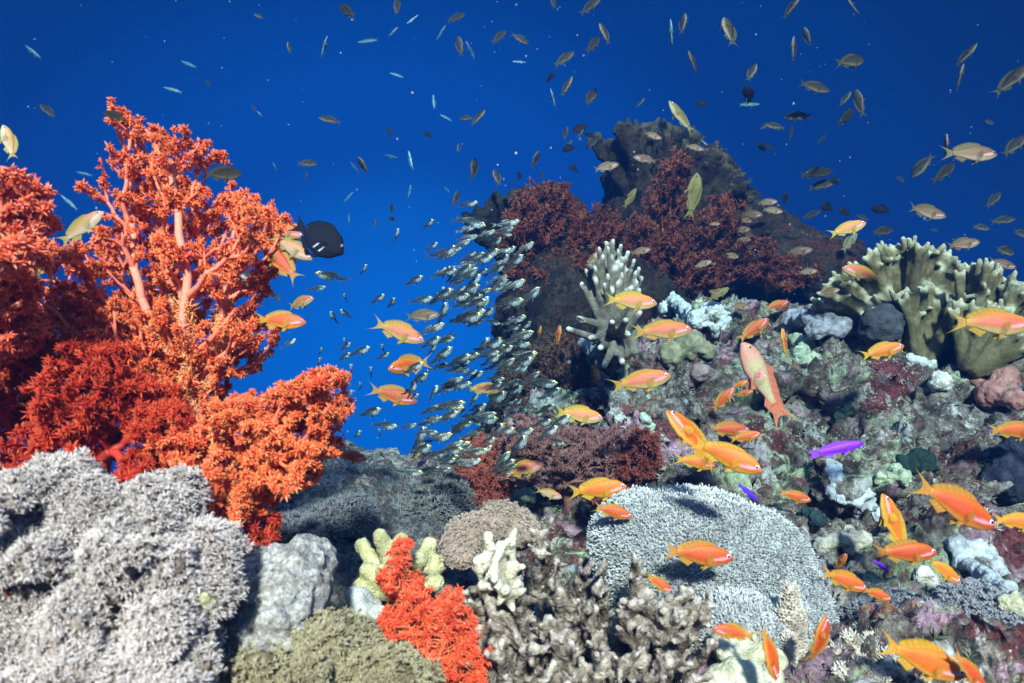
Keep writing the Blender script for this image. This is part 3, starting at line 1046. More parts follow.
# ---- algae-crusted staghorn skeleton in the middle foreground
def crusted_branches():
    segs, tips = [], []
    for x, y, d_, rx, rz, ry in [(580, 720, .60, 110, 60, .05), (520, 710, .59, 50, 40, .04), (650, 710, .61, 60, 40, .04), (575, 640, .67, 70, 44, .04)]:
        segs.append((at(x - rx * .5, y, d_), at(x + rx * .5, y, d_), rz * .55 / F * d_, rz * .55 / F * d_))
    for i in range(72):
        x = rng.uniform(462, 712)
        top = np.interp(x, [460, 500, 545, 600, 640, 665, 712], [585, 545, 520, 512, 525, 575, 605])
        y = top + (rng.uniform(0, 1) ** 1.1) * (678 - top)
        d_ = np.interp(y, [510, 600, 680], [.66, .55, .48]) + rng.uniform(-.015, .02)
        b_ = at(x, y, d_)
        root = at(x * .62 + 582 * .38, y + rng.uniform(60, 105), d_ + rng.uniform(.02, .08))
        m = root * .4 + b_ * .6 + rng.normal(0, .006, 3)
        r = rng.uniform(.0038, .0052)
        segs += [(root, m, r * 1.35, r * 1.15), (m, b_, r * 1.1, r * .70)]
        tips.append((b_, r))
        dd = nrm((b_ - m)[None])[0]
        for k in range(int(rng.integers(4, 8))):
            f = rng.uniform(-.2, .95)
            p = m * (1 - f) + b_ * f
            dr = nrm((rng.normal(0, .8, 3) + dd * .9 + np.array([0, -.5, .4]))[None])[0]
            e = p + dr * rng.uniform(.012, .025)
            rr = rng.uniform(.0024, .0035)
            segs.append((p, e, rr * 1.25, rr * .8))
            tips.append((e, rr))
    return segs, tips


sg, tp = crusted_branches()
so, sv, sn = branch_coral('staghorn_coral', 'knobbly branching coral crusted with brown and grey algae in the centre foreground', sg, tp, 0.0020, (.10, .072, .055), (.30, .25, .215), (.58, .52, .46), M_mottle,
             0.003, 75, 0.7, 5, c2=(.32, .27, .27), knob=0.0011)
kk = rng.choice(len(sv), 9000)
gs = Geo()
vr = fbm(sv[kk], 45, 3, 77) * 1.5 + rng.normal(0, .3, len(kk)) + .45
cbs = mixc((.06, .04, .028), (.34, .29, .245), vr)
polyps(gs, sv[kk] - sn[kk] * .001, nrm(sn[kk] + rng.normal(0, .3, (len(kk), 3))), rng.uniform(.0014, .0028, len(kk)), 4, (.1, 1.2), cbs, np.clip(cbs * 1.8, 0, .8), .2)
link('crust', gs.mesh('crust', np.array(so.location), smooth=False), M_soft, so)


def finger_cluster(base, ends, r0, r1, wob=0.006, side=0, slen=.02):
    segs, tips = [], []
    for e in ends:
        b = base + rng.normal(0, wob, 3)
        m = (b + e) / 2 + rng.normal(0, wob, 3)
        segs += [(b, m, r0, (r0 + r1) / 2), (m, e, (r0 + r1) / 2, r1)]
        tips.append((e, r1))
        for k in range(side):
            f = rng.uniform(.2, .95)
            p = m * (1 - f) + e * f
            d = nrm((nrm((e - m)[None])[0] * .7 + nrm(rng.normal(0, 1, (1, 3)))[0])[None])[0]
            q = p + d * slen * rng.uniform(.6, 1.2)
            segs.append((p, q, r1 * .85, r1 * .7))
            tips.append((q, r1 * .7))
    return segs, tips


# cream staghorn beside it
sg, tp = finger_cluster(at(506, 610, .57), [at(*p) for p in [(488, 535, .55), (500, 545, .53), (512, 535, .56), (478, 560, .55), (494, 570, .52), (515, 565, .54), (482, 585, .53), (505, 590, .51), (520, 585, .55)]], .0075, .0045, .004, 5, .012)
branch_coral('staghorn_coral', 'small cream branching coral with stubby side knobs left of the crusted branches', sg, tp, 0.0022, (.50, .47, .34), (.62, .58, .44), (.80, .76, .62), M_hard, 0.001, 80, 0.8, 6)
# brown lobed coral
g_l = [(474, 535, .66, 24, 20, .03), (500, 522, .68, 24, 18, .03), (462, 550, .64, 18, 14, .03), (520, 530, .68, 18, 16, .03)]
polyp_mound('lobed_coral', 'brownish pink lobed coral with pitted skin behind the cream branching coral', g_l, 0.003, 1500, 0.0024, 5, (.5, 1.3), (.34, .25, .20), (.36, .26, .21), (.56, .46, .40), 0.2, 0.1, 0.25, 0.005, 40, cat='coral')
# bumpy yellow coral
sg, tp = finger_cluster(at(398, 590, .64), [at(*p) for p in [(380, 536, .64), (362, 545, .66), (402, 540, .64), (430, 543, .66), (446, 560, .66), (437, 582, .60), (415, 592, .58), (385, 572, .58), (366, 570, .62), (358, 588, .62), (400, 565, .57), (420, 560, .59)]], .010, .0082, .003)
branch_coral('knobby_coral', 'pale yellow bumpy finger coral standing behind the small red soft coral', sg, [], 0.0028, (.42, .40, .20), (.55, .53, .31), (.7, .68, .5), M_hard, 0.002, 60, 0, 8, knob=0.0014)
sg, tp = finger_cluster(at(370, 610, .62), [at(*p) for p in [(352, 595, .60), (362, 610, .58), (378, 612, .57), (350, 615, .6)]], .011, .008, .003)
branch_coral('knobby_coral', 'small white lumpy coral at the foot of the yellow bumpy coral', sg, [], 0.0028, (.5, .52, .52), (.66, .68, .68), (.7, .7, .7), M_hard, 0.003, 70, 0, 9)
# cream knobs, bottom
sg = []
for p in [(728, 650, .56), (745, 640, .57), (760, 655, .57), (735, 672, .54), (752, 672, .54), (772, 676, .55), (718, 678, .54), (738, 690, .53), (762, 692, .53), (722, 640, .58), (705, 690, .54), (775, 660, .58)]:
    e = at(*p)
    sg.append((at(745, 720, .59), e, .007, .0100 + rng.uniform(-.001, .002)))
branch_coral('knob_coral', 'cluster of smooth cream round knobs at the bottom beside the table coral', sg, [], 0.0022, (.50, .50, .36), (.62, .62, .48), (.7, .7, .6), M_sponge, 0.0008, 60, 0, 10)
# spiky pale finger corals
for ends, base, lab in [([(790, 590, .62), (783, 610, .62), (797, 615, .62), (788, 640, .6), (800, 645, .62), (780, 660, .6)], (792, 710, .62), 'pale upright spiky finger coral in front of the table coral right edge'),
                        ([(835, 650, .6), (850, 638, .62), (870, 640, .62), (888, 655, .6), (905, 648, .62), (842, 672, .57), (862, 664, .57), (880, 676, .56), (900, 672, .57), (918, 664, .6), (925, 684, .57)], (880, 715, .6),
                         'low pinkish brown spiky finger coral along the bottom right of the photo')]:
    sg, tp = finger_cluster(at(*base), [at(*p) for p in ends], .010, .0065, .004)
    o, v, n = branch_coral('finger_coral', lab, sg, tp, 0.0026, (.34, .27, .22), (.48, .40, .34), (.72, .68, .60), M_hard, 0.001, 70, .6, 12, knob=.0012)
    k = rng.choice(len(v), 2600)
    base_ = np.array(o.location)
    gs = Geo()
    N_ = nrm(n[k] + np.array([0, 0, .7]) + rng.normal(0, .15, (2600, 3)))
    spikes(gs, v[k], N_, 0.0042, 0.0013, np.array((.45, .38, .32)), np.array((.80, .76, .68)))
    link('branchlets', gs.mesh('branchlets', base_, smooth=False), M_hard, o)

# ---- fire corals with white tips
FC0, FC1, FCT = (.085, .07, .034), (.175, .148, .075), (.46, .44, .31)
ends = [(592, 258), (599, 248), (606, 242), (613, 240), (621, 245), (628, 252), (634, 260), (639, 268), (642, 278), (586, 270), (602, 262), (612, 256), (622, 264), (631, 276), (596, 280), (608, 275), (618, 282), (640, 290), (628, 292), (595, 268), (617, 262), (604, 284), (626, 270), (634, 284), (611, 290), (589, 262), (622, 274), (600, 294), (636, 272)]
sg, tp = [], []
bs = at(612, 350, 1.24)
ends += [(590, 264), (595, 254), (608, 248), (618, 250), (632, 268), (637, 282), (603, 256), (624, 258), (615, 268), (630, 288), (608, 296), (620, 296)]
for i, e in enumerate(ends):
    d = 1.24 + (0.0 if i < 10 else -.03) + rng.uniform(-.02, .02)
    e = at(e[0], e[1], d)
    m = bs * .45 + e * .55 + rng.normal(0, .005, 3)
    sg += [(bs + rng.normal(0, .012, 3), m, .012, .0058), (m, e, .0058, .0042)]
    tp.append((e, .0045))
for e, d in [((568, 329), 1.18), ((582, 284), 1.22), ((590, 338), 1.14), ((604, 366), 1.12), ((622, 362), 1.13), ((628, 334), 1.15), ((600, 348), 1.10), ((640, 312), 1.2), ((578, 318), 1.2), ((626, 320), 1.12), ((612, 322), 1.11)]:
    e = at(e[0], e[1], d)
    sg += [(bs + rng.normal(0, .008, 3) + np.array([0, 0, .02]), e, .011, .0054)]
    tp.append((e, .0054))
branch_coral('fire_coral', 'olive fan of finger fire coral with white tips on the reef ridge', sg, tp, 0.0029, (.11, .10, .08), (.22, .20, .165), (.66, .66, .60), M_hard, 0.0012, 40, 1.0, 14, cat='fire coral')


def ribs(pts, d, r, depth_wave=.03, split=2):
    """an upright folded blade: ribs given as (start px, end px), each ending in knuckles"""
    sg, tp = [], []
    for i, (a, b) in enumerate(pts):
        w = math.sin(i * 0.9) * depth_wave + rng.uniform(-.008, .008)
        p0, p1 = at(a[0], a[1], d + .4 * w), at(b[0], b[1], d + w)
        m = p0 * .35 + p1 * .65
        dr = nrm((p1 - p0)[None])[0]
        U, V = basis(dr[None])
        side = nrm(np.cross(dr, np.array([0, 1., 0]))[None])[0]
        sg += [(p0, m, r * 1.15, r)]
        for k in range(split):
            e = p1 + side * (k - (split - 1) / 2) * r * 1.9 + dr * rng.uniform(-.5, .5) * r * 2 + np.array([0, rng.uniform(-1, 1) * r * 1.2, 0])
            sg += [(m, e, r * .9, r * .58)]
            tp.append((e, r * .9))
        if rng.uniform() < .7:                           # a knob on the face
            p = m + (p1 - m) * rng.uniform(-.3, .6)
            e = p + np.array([rng.uniform(-.4, .4), -1, .5]) * r * 2.2
            sg.append((p, e, r * .8, r * .6))
            tp.append((e, r * .6))
    return sg, tp


def arc(cx, cy, r0, r1, a0, a1, n, sq=1.0):
    out = []
    for a in np.radians(np.linspace(a0, a1, n)):
        k = rng.uniform(.93, 1.05)
        out.append(((cx + math.cos(a) * r0, cy - math.sin(a) * r0 * sq), (cx + math.cos(a) * r1 * k, cy - math.sin(a) * r1 * k * sq)))
    return out


sg, tp = ribs(arc(905, 335, 46, 94, 176, 40, 28, .98), 1.26, .0078, .03)
s3, t3 = ribs(arc(912, 372, 12, 112, 152, 58, 24, 1.0), 1.32, .0078, .04)
s4, t4 = ribs(arc(920, 380, 12, 92, 128, 50, 15, 1.0), 1.22, .0078, .03)
s5, t5 = ribs(arc(880, 350, 12, 66, 165, 95, 14, 1.0), 1.30, .0078, .03)
tp = tp + t3 + t4 + t5
s2 = s3 + s4 + s5
sg += s2
sgb, tpb = ribs([((940, 390), (905, 345)), ((950, 385), (918, 300)), ((960, 380), (938, 320))], 1.27, .02, .01, 1)
branch_coral('fire_coral', 'olive brown folded fire coral plate with pale knuckled rim left of the other plate', sg + sgb, tp, 0.0036, FC0, FC1, FCT, M_hard, 0.003, 45, 1.0, 15, cat='fire coral')
sg, tp = ribs(arc(965, 375, 30, 112, 94, 14, 28, .98), 1.20, .0080, .03)
s2, t2 = ribs(arc(965, 375, 10, 84, 100, 8, 18, .9), 1.15, .0078, .02, 2)
s3, t3 = ribs(arc(985, 375, 10, 94, 95, 10, 18, .95), 1.26, .0078, .03)
s2, t2 = s2 + s3, t2 + t3
branch_coral('fire_coral', 'olive brown fire coral plate with pale knuckled rim at the right edge of the reef', sg + s2, tp + t2, 0.0036, FC0, FC1, FCT, M_hard, 0.003, 45, 1.0, 16, cat='fire coral')
# plates crowning the pinnacle, light lost with distance put into their dark colours
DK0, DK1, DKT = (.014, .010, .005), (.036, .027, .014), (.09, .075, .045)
sg, tp = ribs(arc(650, 230, 20, 106, 122, 28, 26, 1.0), 2.25, .016, .06)
s2, t2 = ribs(arc(690, 215, 15, 66, 70, -35, 15, 1.0), 2.2, .015, .05)
branch_coral('fire_coral', 'dark fire coral plate crowning the top of the pinnacle', sg + s2, tp + t2, 0.009, DK0, DK1, DKT, M_murk, 0.016, 24, .8, 17, cat='fire coral')
sg, tp = ribs(arc(790, 300, 20, 74, 165, 10, 24, .9), 2.15, .015, .06)
branch_coral('fire_coral', 'low dark fire coral mound on the right shoulder of the pinnacle', sg, tp, 0.009, DK0, DK1, DKT, M_murk, 0.016, 24, .7, 18, cat='fire coral')
sg, tp = ribs(arc(510, 260, 10, 52, 150, 70, 7, 1.3), 2.1, .02, .05)
branch_coral('fire_coral', 'small black coral clump at the left edge of the pinnacle beside the silver fish', sg, tp, 0.009, (.008, .008, .008), (.018, .018, .014), (.03, .03, .02), M_murk, 0.016, 24, .7, 19, cat='fire coral')


# ------------------------------------------------------------------ growths set on the reef where the view meets it
def hit(px, py, dmax=5.0):
    dg = bpy.context.evaluated_depsgraph_get()
    d = Vector(at(px, py, 1.0)).normalized()
    ok, loc, nor, _, ob, _ = sc.ray_cast(dg, Vector((0, 0, 0)) + d * 0.05, d)
    return (np.array(loc), np.array(nor), loc[1]) if ok else (at(px, py, dmax), np.array([0, -1., 0]), dmax)


bpy.context.view_layer.update()


def lumps(name, label, pts, c0, c1, mat, seed, cat='sponge', knob=0.0, amp=.009, sink=1.0, voxel=None):
    """a soft lumpy growth: pts = (px, py, r px)"""
    g = Geo()
    rr, cc = [], []
    for x, y, r in pts:
        p, n, d = hit(x, y)
        R = r / F * d
        rr.append(R)
        cc.append(p + n * R * (1 - sink) * .5)
        sphere_geo(g, cc[-1], (R, R * .85, R), 14, 10)
    for i in range(1, len(cc)):                          # necks that join the lobes
        j = min(range(i), key=lambda q: np.linalg.norm(cc[i] - cc[q]))
        capsule_geo(g, cc[i], cc[j], rr[i] * .75, rr[j] * .75)
    v, q, n = remesh(g, voxel or max(0.0022, min(rr) * .16))
    h = fbm(v, 60, 4, seed) * amp + np.abs(pnoise(v * 150, seed)) * -.0025
    if knob > 0:
        F1, F2, _ = worley(v, 1 / (knob * 3), seed)
        h += (.5 - F1) * knob
    v = v + n * h[:, None]
    base = np.array([v[:, 0].mean(), v[:, 1].mean(), v[:, 2].min()])
    gg = Geo()
    gg.add(v, None, q, shade_cols(v, c0, c1, 50, seed))
    o = link(name, gg.mesh(name, base), mat, None, base)
    return tag(o, label, cat)


W0, W1 = (.46, .50, .52), (.66, .70, .70)
lumps('sponge', 'knobbly pale white sponge on the ridge right of the white tipped fire coral', [(672, 300, 8), (684, 314, 10), (698, 320, 11), (712, 312, 12), (722, 318, 9), (716, 328, 9), (664, 310, 7), (724, 328, 7)], W0, W1, M_sponge, 41)
lumps('sponge', 'white lobed sponge running down the reef below the purple fish', [(832, 468, 9), (838, 480, 9), (833, 492, 8), (843, 500, 8), (856, 500, 8), (866, 492, 9), (868, 506, 9), (878, 514, 8), (862, 514, 7)], (.46, .50, .56), (.62, .66, .72), M_sponge, 42)
lumps('sponge', 'smooth grey violet crust sponge along the top of the reef ridge', [(795, 320, 12), (812, 316, 12), (830, 318, 12), (846, 322, 10), (838, 330, 9), (815, 330, 10)], (.24, .24, .28), (.36, .36, .42), M_sponge, 43)
lumps('sponge', 'round dark grey sponge sitting in the hollow of the fire coral', [(882, 326, 22), (890, 318, 18), (874, 332, 16)], (.045, .05, .06), (.08, .085, .10), M_sponge, 44)
lumps('sponge', 'small white disc shaped sponge on the rock below the fire coral plate', [(942, 382, 10), (936, 384, 8)], (.6, .58, .52), (.74, .72, .66), M_sponge, 45)
lumps('sponge', 'pale mint green crust on the rock below the ridge beside the upright orange fish', [(806, 345, 10), (800, 358, 10), (812, 360, 9), (796, 340, 8)], (.30, .38, .27), (.46, .52, .40), M_sponge, 46, knob=.004)
lumps('sponge', 'dark green black round sea squirt near the right edge of the reef', [(920, 462, 15), (908, 465, 12), (930, 466, 10)], (.008, .02, .018), (.02, .045, .04), M_sponge, 47, 'sea squirt')
lumps('sponge', 'dark blue green sea squirt low on the reef left of the white sponge', [(808, 516, 9), (816, 520, 8)], (.012, .03, .035), (.03, .06, .065), M_sponge, 48, 'sea squirt')
lumps('sponge', 'dark green sea squirt on the reef wall below the pale male fish', [(850, 408, 9), (842, 415, 8)], (.012, .03, .03), (.025, .05, .05), M_sponge, 49, 'sea squirt')
lumps('sponge', 'small white round sponge behind the two crossing orange fish', [(924, 575, 10), (932, 580, 9)], (.5, .48, .44), (.66, .62, .58), M_sponge, 50)
lumps('sponge', 'white lumpy crust sponge below the long orange fish at right', [(958, 545, 12), (975, 550, 13), (990, 560, 12), (1000, 575, 11), (965, 562, 10), (1008, 590, 10)], (.36, .40, .44), (.52, .56, .60), M_sponge, 51, amp=.006, knob=.004)
lumps('sponge', 'beige crust sponge streak on the rock beside the table coral', [(848, 535, 10), (862, 540, 10), (835, 540, 9), (822, 545, 9), (850, 548, 8)], (.36, .34, .28), (.5, .47, .4), M_sponge, 52, amp=.005, knob=.003)
lumps('sponge', 'pale yellow crust with ragged edge at the lower right of the reef', [(1004, 605, 9), (1014, 600, 9), (1020, 612, 9)], (.46, .44, .30), (.6, .58, .42), M_sponge, 53, knob=.004)
lumps('brain_coral', 'dark blue pitted coral head at the right edge of the reef', [(1005, 465, 22), (1016, 485, 20), (992, 480, 14), (1020, 455, 18)], (.012, .014, .03), (.04, .045, .08), M_hard, 54, 'coral', knob=.006)
lumps('sponge', 'dusky pink crust on the rock under the right fire coral plate', [(975, 385, 14), (990, 395, 14), (1005, 380, 14), (1015, 400, 12)], (.30, .13, .12), (.44, .22, .19), M_sponge, 55, amp=.006, knob=.003)
lumps('sponge', 'small white twisted sponge on the rock left of the disc shaped one', [(912, 360, 7), (922, 364, 7), (932, 366, 6)], W0, W1, M_sponge, 56)
lumps('sponge', 'pale grey round sponge under the left fingers of the white tipped fire coral', [(588, 345, 10), (596, 352, 8)], (.20, .23, .25), (.30, .33, .35), M_sponge, 57)
lumps('sponge', 'mint green crust patch between the purple fish and the long orange fish', [(895, 470, 8), (905, 480, 8), (880, 478, 7)], (.30, .38, .25), (.46, .52, .38), M_sponge, 58, knob=.003)
lumps('sponge', 'pinkish grey lump on the reef left of the pale male fish', [(700, 372, 10), (690, 380, 9)], (.26, .18, .19), (.38, .28, .28), M_sponge, 59, amp=.005)
lumps('sponge', 'small mint green lump on the wall left of the big turning orange fish', [(645, 420, 7), (650, 425, 6)], (.36, .5, .38), (.5, .62, .5), M_sponge, 60)
lumps('sponge', 'tan crust on the rock above the pale male fish', [(690, 345, 16), (672, 355, 14), (705, 350, 10)], (.20, .19, .12), (.32, .30, .20), M_sponge, 61, amp=.006, knob=.004)

lumps('sponge', 'small pale yellow lump on the right lobe of the fluffy grey coral', [(206, 597, 9), (214, 604, 7)], (.5, .5, .28), (.66, .66, .42), M_sponge, 62)
lumps('tube_worm', 'small bright orange red worm crown on the fluffy coral at the left edge', [(4, 590, 6), (12, 593, 5)], (.7, .08, .02), (.85, .16, .04), M_sponge, 63, 'worm', knob=.002)

# turf of algae, hydroids and small polyps all over the rock
me = reef.data
nv = len(me.vertices)
co = np.empty(nv * 3, np.float32)
me.vertices.foreach_get('co', co)
co = co.reshape(-1, 3) + np.array(reef.location)
no = np.empty(nv * 3, np.float32)
me.vertices.foreach_get('normal', no)
no = no.reshape(-1, 3)
ok = np.where((no[:, 1] < .4) & (no[:, 2] > -.4))[0]
dens = fbm(co[ok], 9, 3, 71)
w_ = np.clip(dens + .25, 0, None) ** 2
k = rng.choice(ok, 5000, p=w_ / w_.sum())
pal = np.array([(.10, .05, .04), (.22, .18, .13), (.35, .33, .30), (.30, .42, .26), (.20, .07, .07), (.06, .05, .05), (.45, .42, .38), (.16, .17, .10)])
F1, F2, ID = worley(co[k], 14, 72)
cidx = (ID * 7.99).astype(int)
c_ = pal[cidx] * rng.uniform(.7, 1.2, (len(k), 1))
g = Geo()
polyps(g, co[k] - no[k] * .002, nrm(no[k] + rng.normal(0, .2, (len(k), 3))), rng.uniform(.004, .011, len(k)), 6, (.1, 1.2), c_ * .7, np.clip(c_ * 1.3, 0, .8), 0.13, .2)
tag(link('algae_turf', g.mesh('algae_turf', smooth=False), M_soft), kind='stuff')
# ------------------------------------------------------------------ fish
M_fish = vmat('fish skin', 0.5, 0.28, 9, 0.22, 0.16, 0.004, 75, 0.0, (0.72, 0.68, 0.66), fins=True)
M_black = vmat('dull dark fish skin', 0.7, 0.08, 9, 0.2, 0.16, 0.004, 75, 0.0, (0.72, 0.68, 0.66), fins=True)
M_glass = vmat('silvery fish skin', 0.3, 0.5, 9, 0.5, 0.2, 0.004, 60, 0.0, (0.45, 0.45, 0.45), fins=True)
M_eye = vmat('fish eye', 0.12, 0.6, 5, 0.0, 0.0)


def interp_s(x, xp, fp):
    xs = np.linspace(0, 1, 201)
    y = np.interp(xs, xp, fp)
    k = np.ones(15) / 15
    y = np.convolve(np.pad(y, 7, mode='edge'), k, 'valid')
    y[0], y[-1] = fp[0], fp[-1]
    return np.interp(x, xs, y)


def bend_pts(v, b):
    """swimming curve: the rear of the body swings to one side along an arc"""
    if abs(b) < 1e-4:
        return v
    v = v.copy()
    s = np.maximum(0.18 - v[:, 0], 0)
    th = b * s ** 1.35 * 1.6
    # integrate the arc numerically
    ss = np.linspace(0, 0.9, 200)
    tt = b * ss ** 1.35 * 1.6
    ix = np.concatenate([[0], np.cumsum(np.cos(tt))[:-1]]) * (ss[1] - ss[0])
    iy = np.concatenate([[0], np.cumsum(np.sin(tt))[:-1]]) * (ss[1] - ss[0])
    m = s > 0
    cx, cy = np.interp(s, ss, ix), np.interp(s, ss, iy)
    nx, ny = np.sin(th), np.cos(th)
    y = v[:, 1].copy()
    v[m, 0] = (0.18 - cx + nx * y)[m]
    v[m, 1] = (cy + ny * y)[m]
    return v


def fin(g, root, tip, colr, colt, a0=.95, a1=.6, m=5, th=.0035, ray=0.12):
    """a thin membrane between a root line and an edge line, with alternating rays"""
    root, tip = np.asarray(root, float), np.asarray(tip, float)
    n = len(root)
    t = np.linspace(0, 1, m)
    P = root[:, None] * (1 - t)[None, :, None] + tip[:, None] * t[None, :, None]
    c = np.asarray(colr)[None, None] * (1 - t)[None, :, None] + np.asarray(colt)[None, None] * t[None, :, None]
    c = np.repeat(c, n, 0) if c.shape[0] == 1 else c
    c = c * (1 + ray * np.where(np.arange(n) % 2, 1, -1))[:, None, None]
    al = np.broadcast_to((a0 * (1 - t) + a1 * t)[None, :], (n, m))
    d1 = np.gradient(P, axis=0)
    d2 = np.gradient(P, axis=1)
    N = nrm(np.cross(d1, d2) + 1e-12)
    w = (th * (1 - .8 * t))[None, :, None]
    A, B = P + N * w, P - N * w
    idx = np.arange(n * m).reshape(n, m)
    qf = np.stack([idx[:-1, :-1].ravel(), idx[1:, :-1].ravel(), idx[1:, 1:].ravel(), idx[:-1, 1:].ravel()], 1)
    off = n * m
    rim = []
    border = list(idx[:, 0]) + list(idx[-1, 1:]) + list(idx[-2::-1, -1]) + list(idx[0, -2:0:-1])
    for i in range(len(border)):
        a, b = border[i], border[(i + 1) % len(border)]
        rim.append((a, b, b + off, a + off))
    C = np.concatenate([np.concatenate([c.reshape(-1, 3), al.reshape(-1, 1)], 1)] * 2)
    g.add(np.concatenate([A.reshape(-1, 3), B.reshape(-1, 3)]), None, np.concatenate([qf, qf[:, ::-1] + off, np.array(rim)]), C)


# shape tables: top and bottom outline and half width along the body (0 snout, 1 tail root), all in units of the full length
SHAPES = {
    'anthias': dict(x0=.5, x1=-.27, top=([0, .06, .18, .36, .6, .85, 1], [.012, .066, .122, .152, .132, .064, .044]),
                    bot=([0, .06, .18, .38, .6, .85, 1], [.012, .050, .102, .142, .124, .060, .042]), wid=([0, .08, .25, .45, .7, 1], [.010, .036, .058, .060, .040, .014]),
                    fork=(-.36, -.52, .150), eye=(.425, .030, .020)),
    'lyretail': dict(x0=.5, x1=-.13, top=([0, .05, .16, .36, .6, .85, 1], [.016, .062, .100, .118, .094, .046, .034]),
                     bot=([0, .06, .18, .38, .6, .85, 1], [.016, .046, .088, .112, .092, .044, .032]), wid=([0, .08, .25, .45, .7, 1], [.012, .038, .056, .056, .036, .012]),
                     fork=(-.25, -.5, .17), eye=(.44, .030, .014)),
    'glass': dict(x0=.5, x1=-.24, top=([0, .08, .2, .36, .6, .85, 1], [.012, .055, .095, .11, .075, .036, .026]),
                  bot=([0, .08, .2, .34, .5, .75, 1], [.015, .060, .115, .130, .095, .038, .026]), wid=([0, .08, .25, .45, .7, 1], [.012, .034, .048, .046, .028, .010]),
                  fork=(-.33, -.5, .10), eye=(.415, .028, .036)),
    'slim': dict(x0=.5, x1=-.30, top=([0, .1, .3, .55, .85, 1], [.008, .035, .060, .062, .034, .024]),
                 bot=([0, .1, .3, .55, .85, 1], [.008, .032, .060, .060, .032, .024]), wid=([0, .1, .3, .6, 1], [.008, .028, .040, .034, .010]),
                 fork=(-.36, -.5, .085), eye=(.44, .012, .015)),
    'chromis': dict(x0=.5, x1=-.22, top=([0, .08, .25, .5, .8, 1], [.02, .11, .20, .23, .12, .06]),
                    bot=([0, .08, .25, .5, .8, 1], [.02, .10, .19, .22, .12, .06]), wid=([0, .1, .3, .6, 1], [.015, .05, .075, .06, .016]),
                    fork=(-.36, -.5, .19), eye=(.40, .05, .03)),
    'surgeon': dict(x0=.5, x1=-.26, top=([0, .06, .2, .45, .75, .92, 1], [.02, .10, .23, .29, .21, .08, .045]),
                    bot=([0, .06, .2, .45, .75, .92, 1], [.02, .07, .19, .27, .21, .08, .045]), wid=([0, .1, .3, .6, 1], [.015, .05, .075, .06, .016]),
                    fork=(-.40, -.50, .17), eye=(.42, .10, .018)),
    'basslet': dict(x0=.5, x1=-.32, top=([0, .08, .25, .5, .85, 1], [.012, .055, .085, .088, .060, .052]),
                    bot=([0, .08, .25, .5, .85, 1], [.012, .05, .080, .085, .058, .050]), wid=([0, .1, .3, .6, 1], [.010, .036, .05, .042, .014]),
                    fork=(-.46, -.5, .085), eye=(.43, .022, .018)),
}


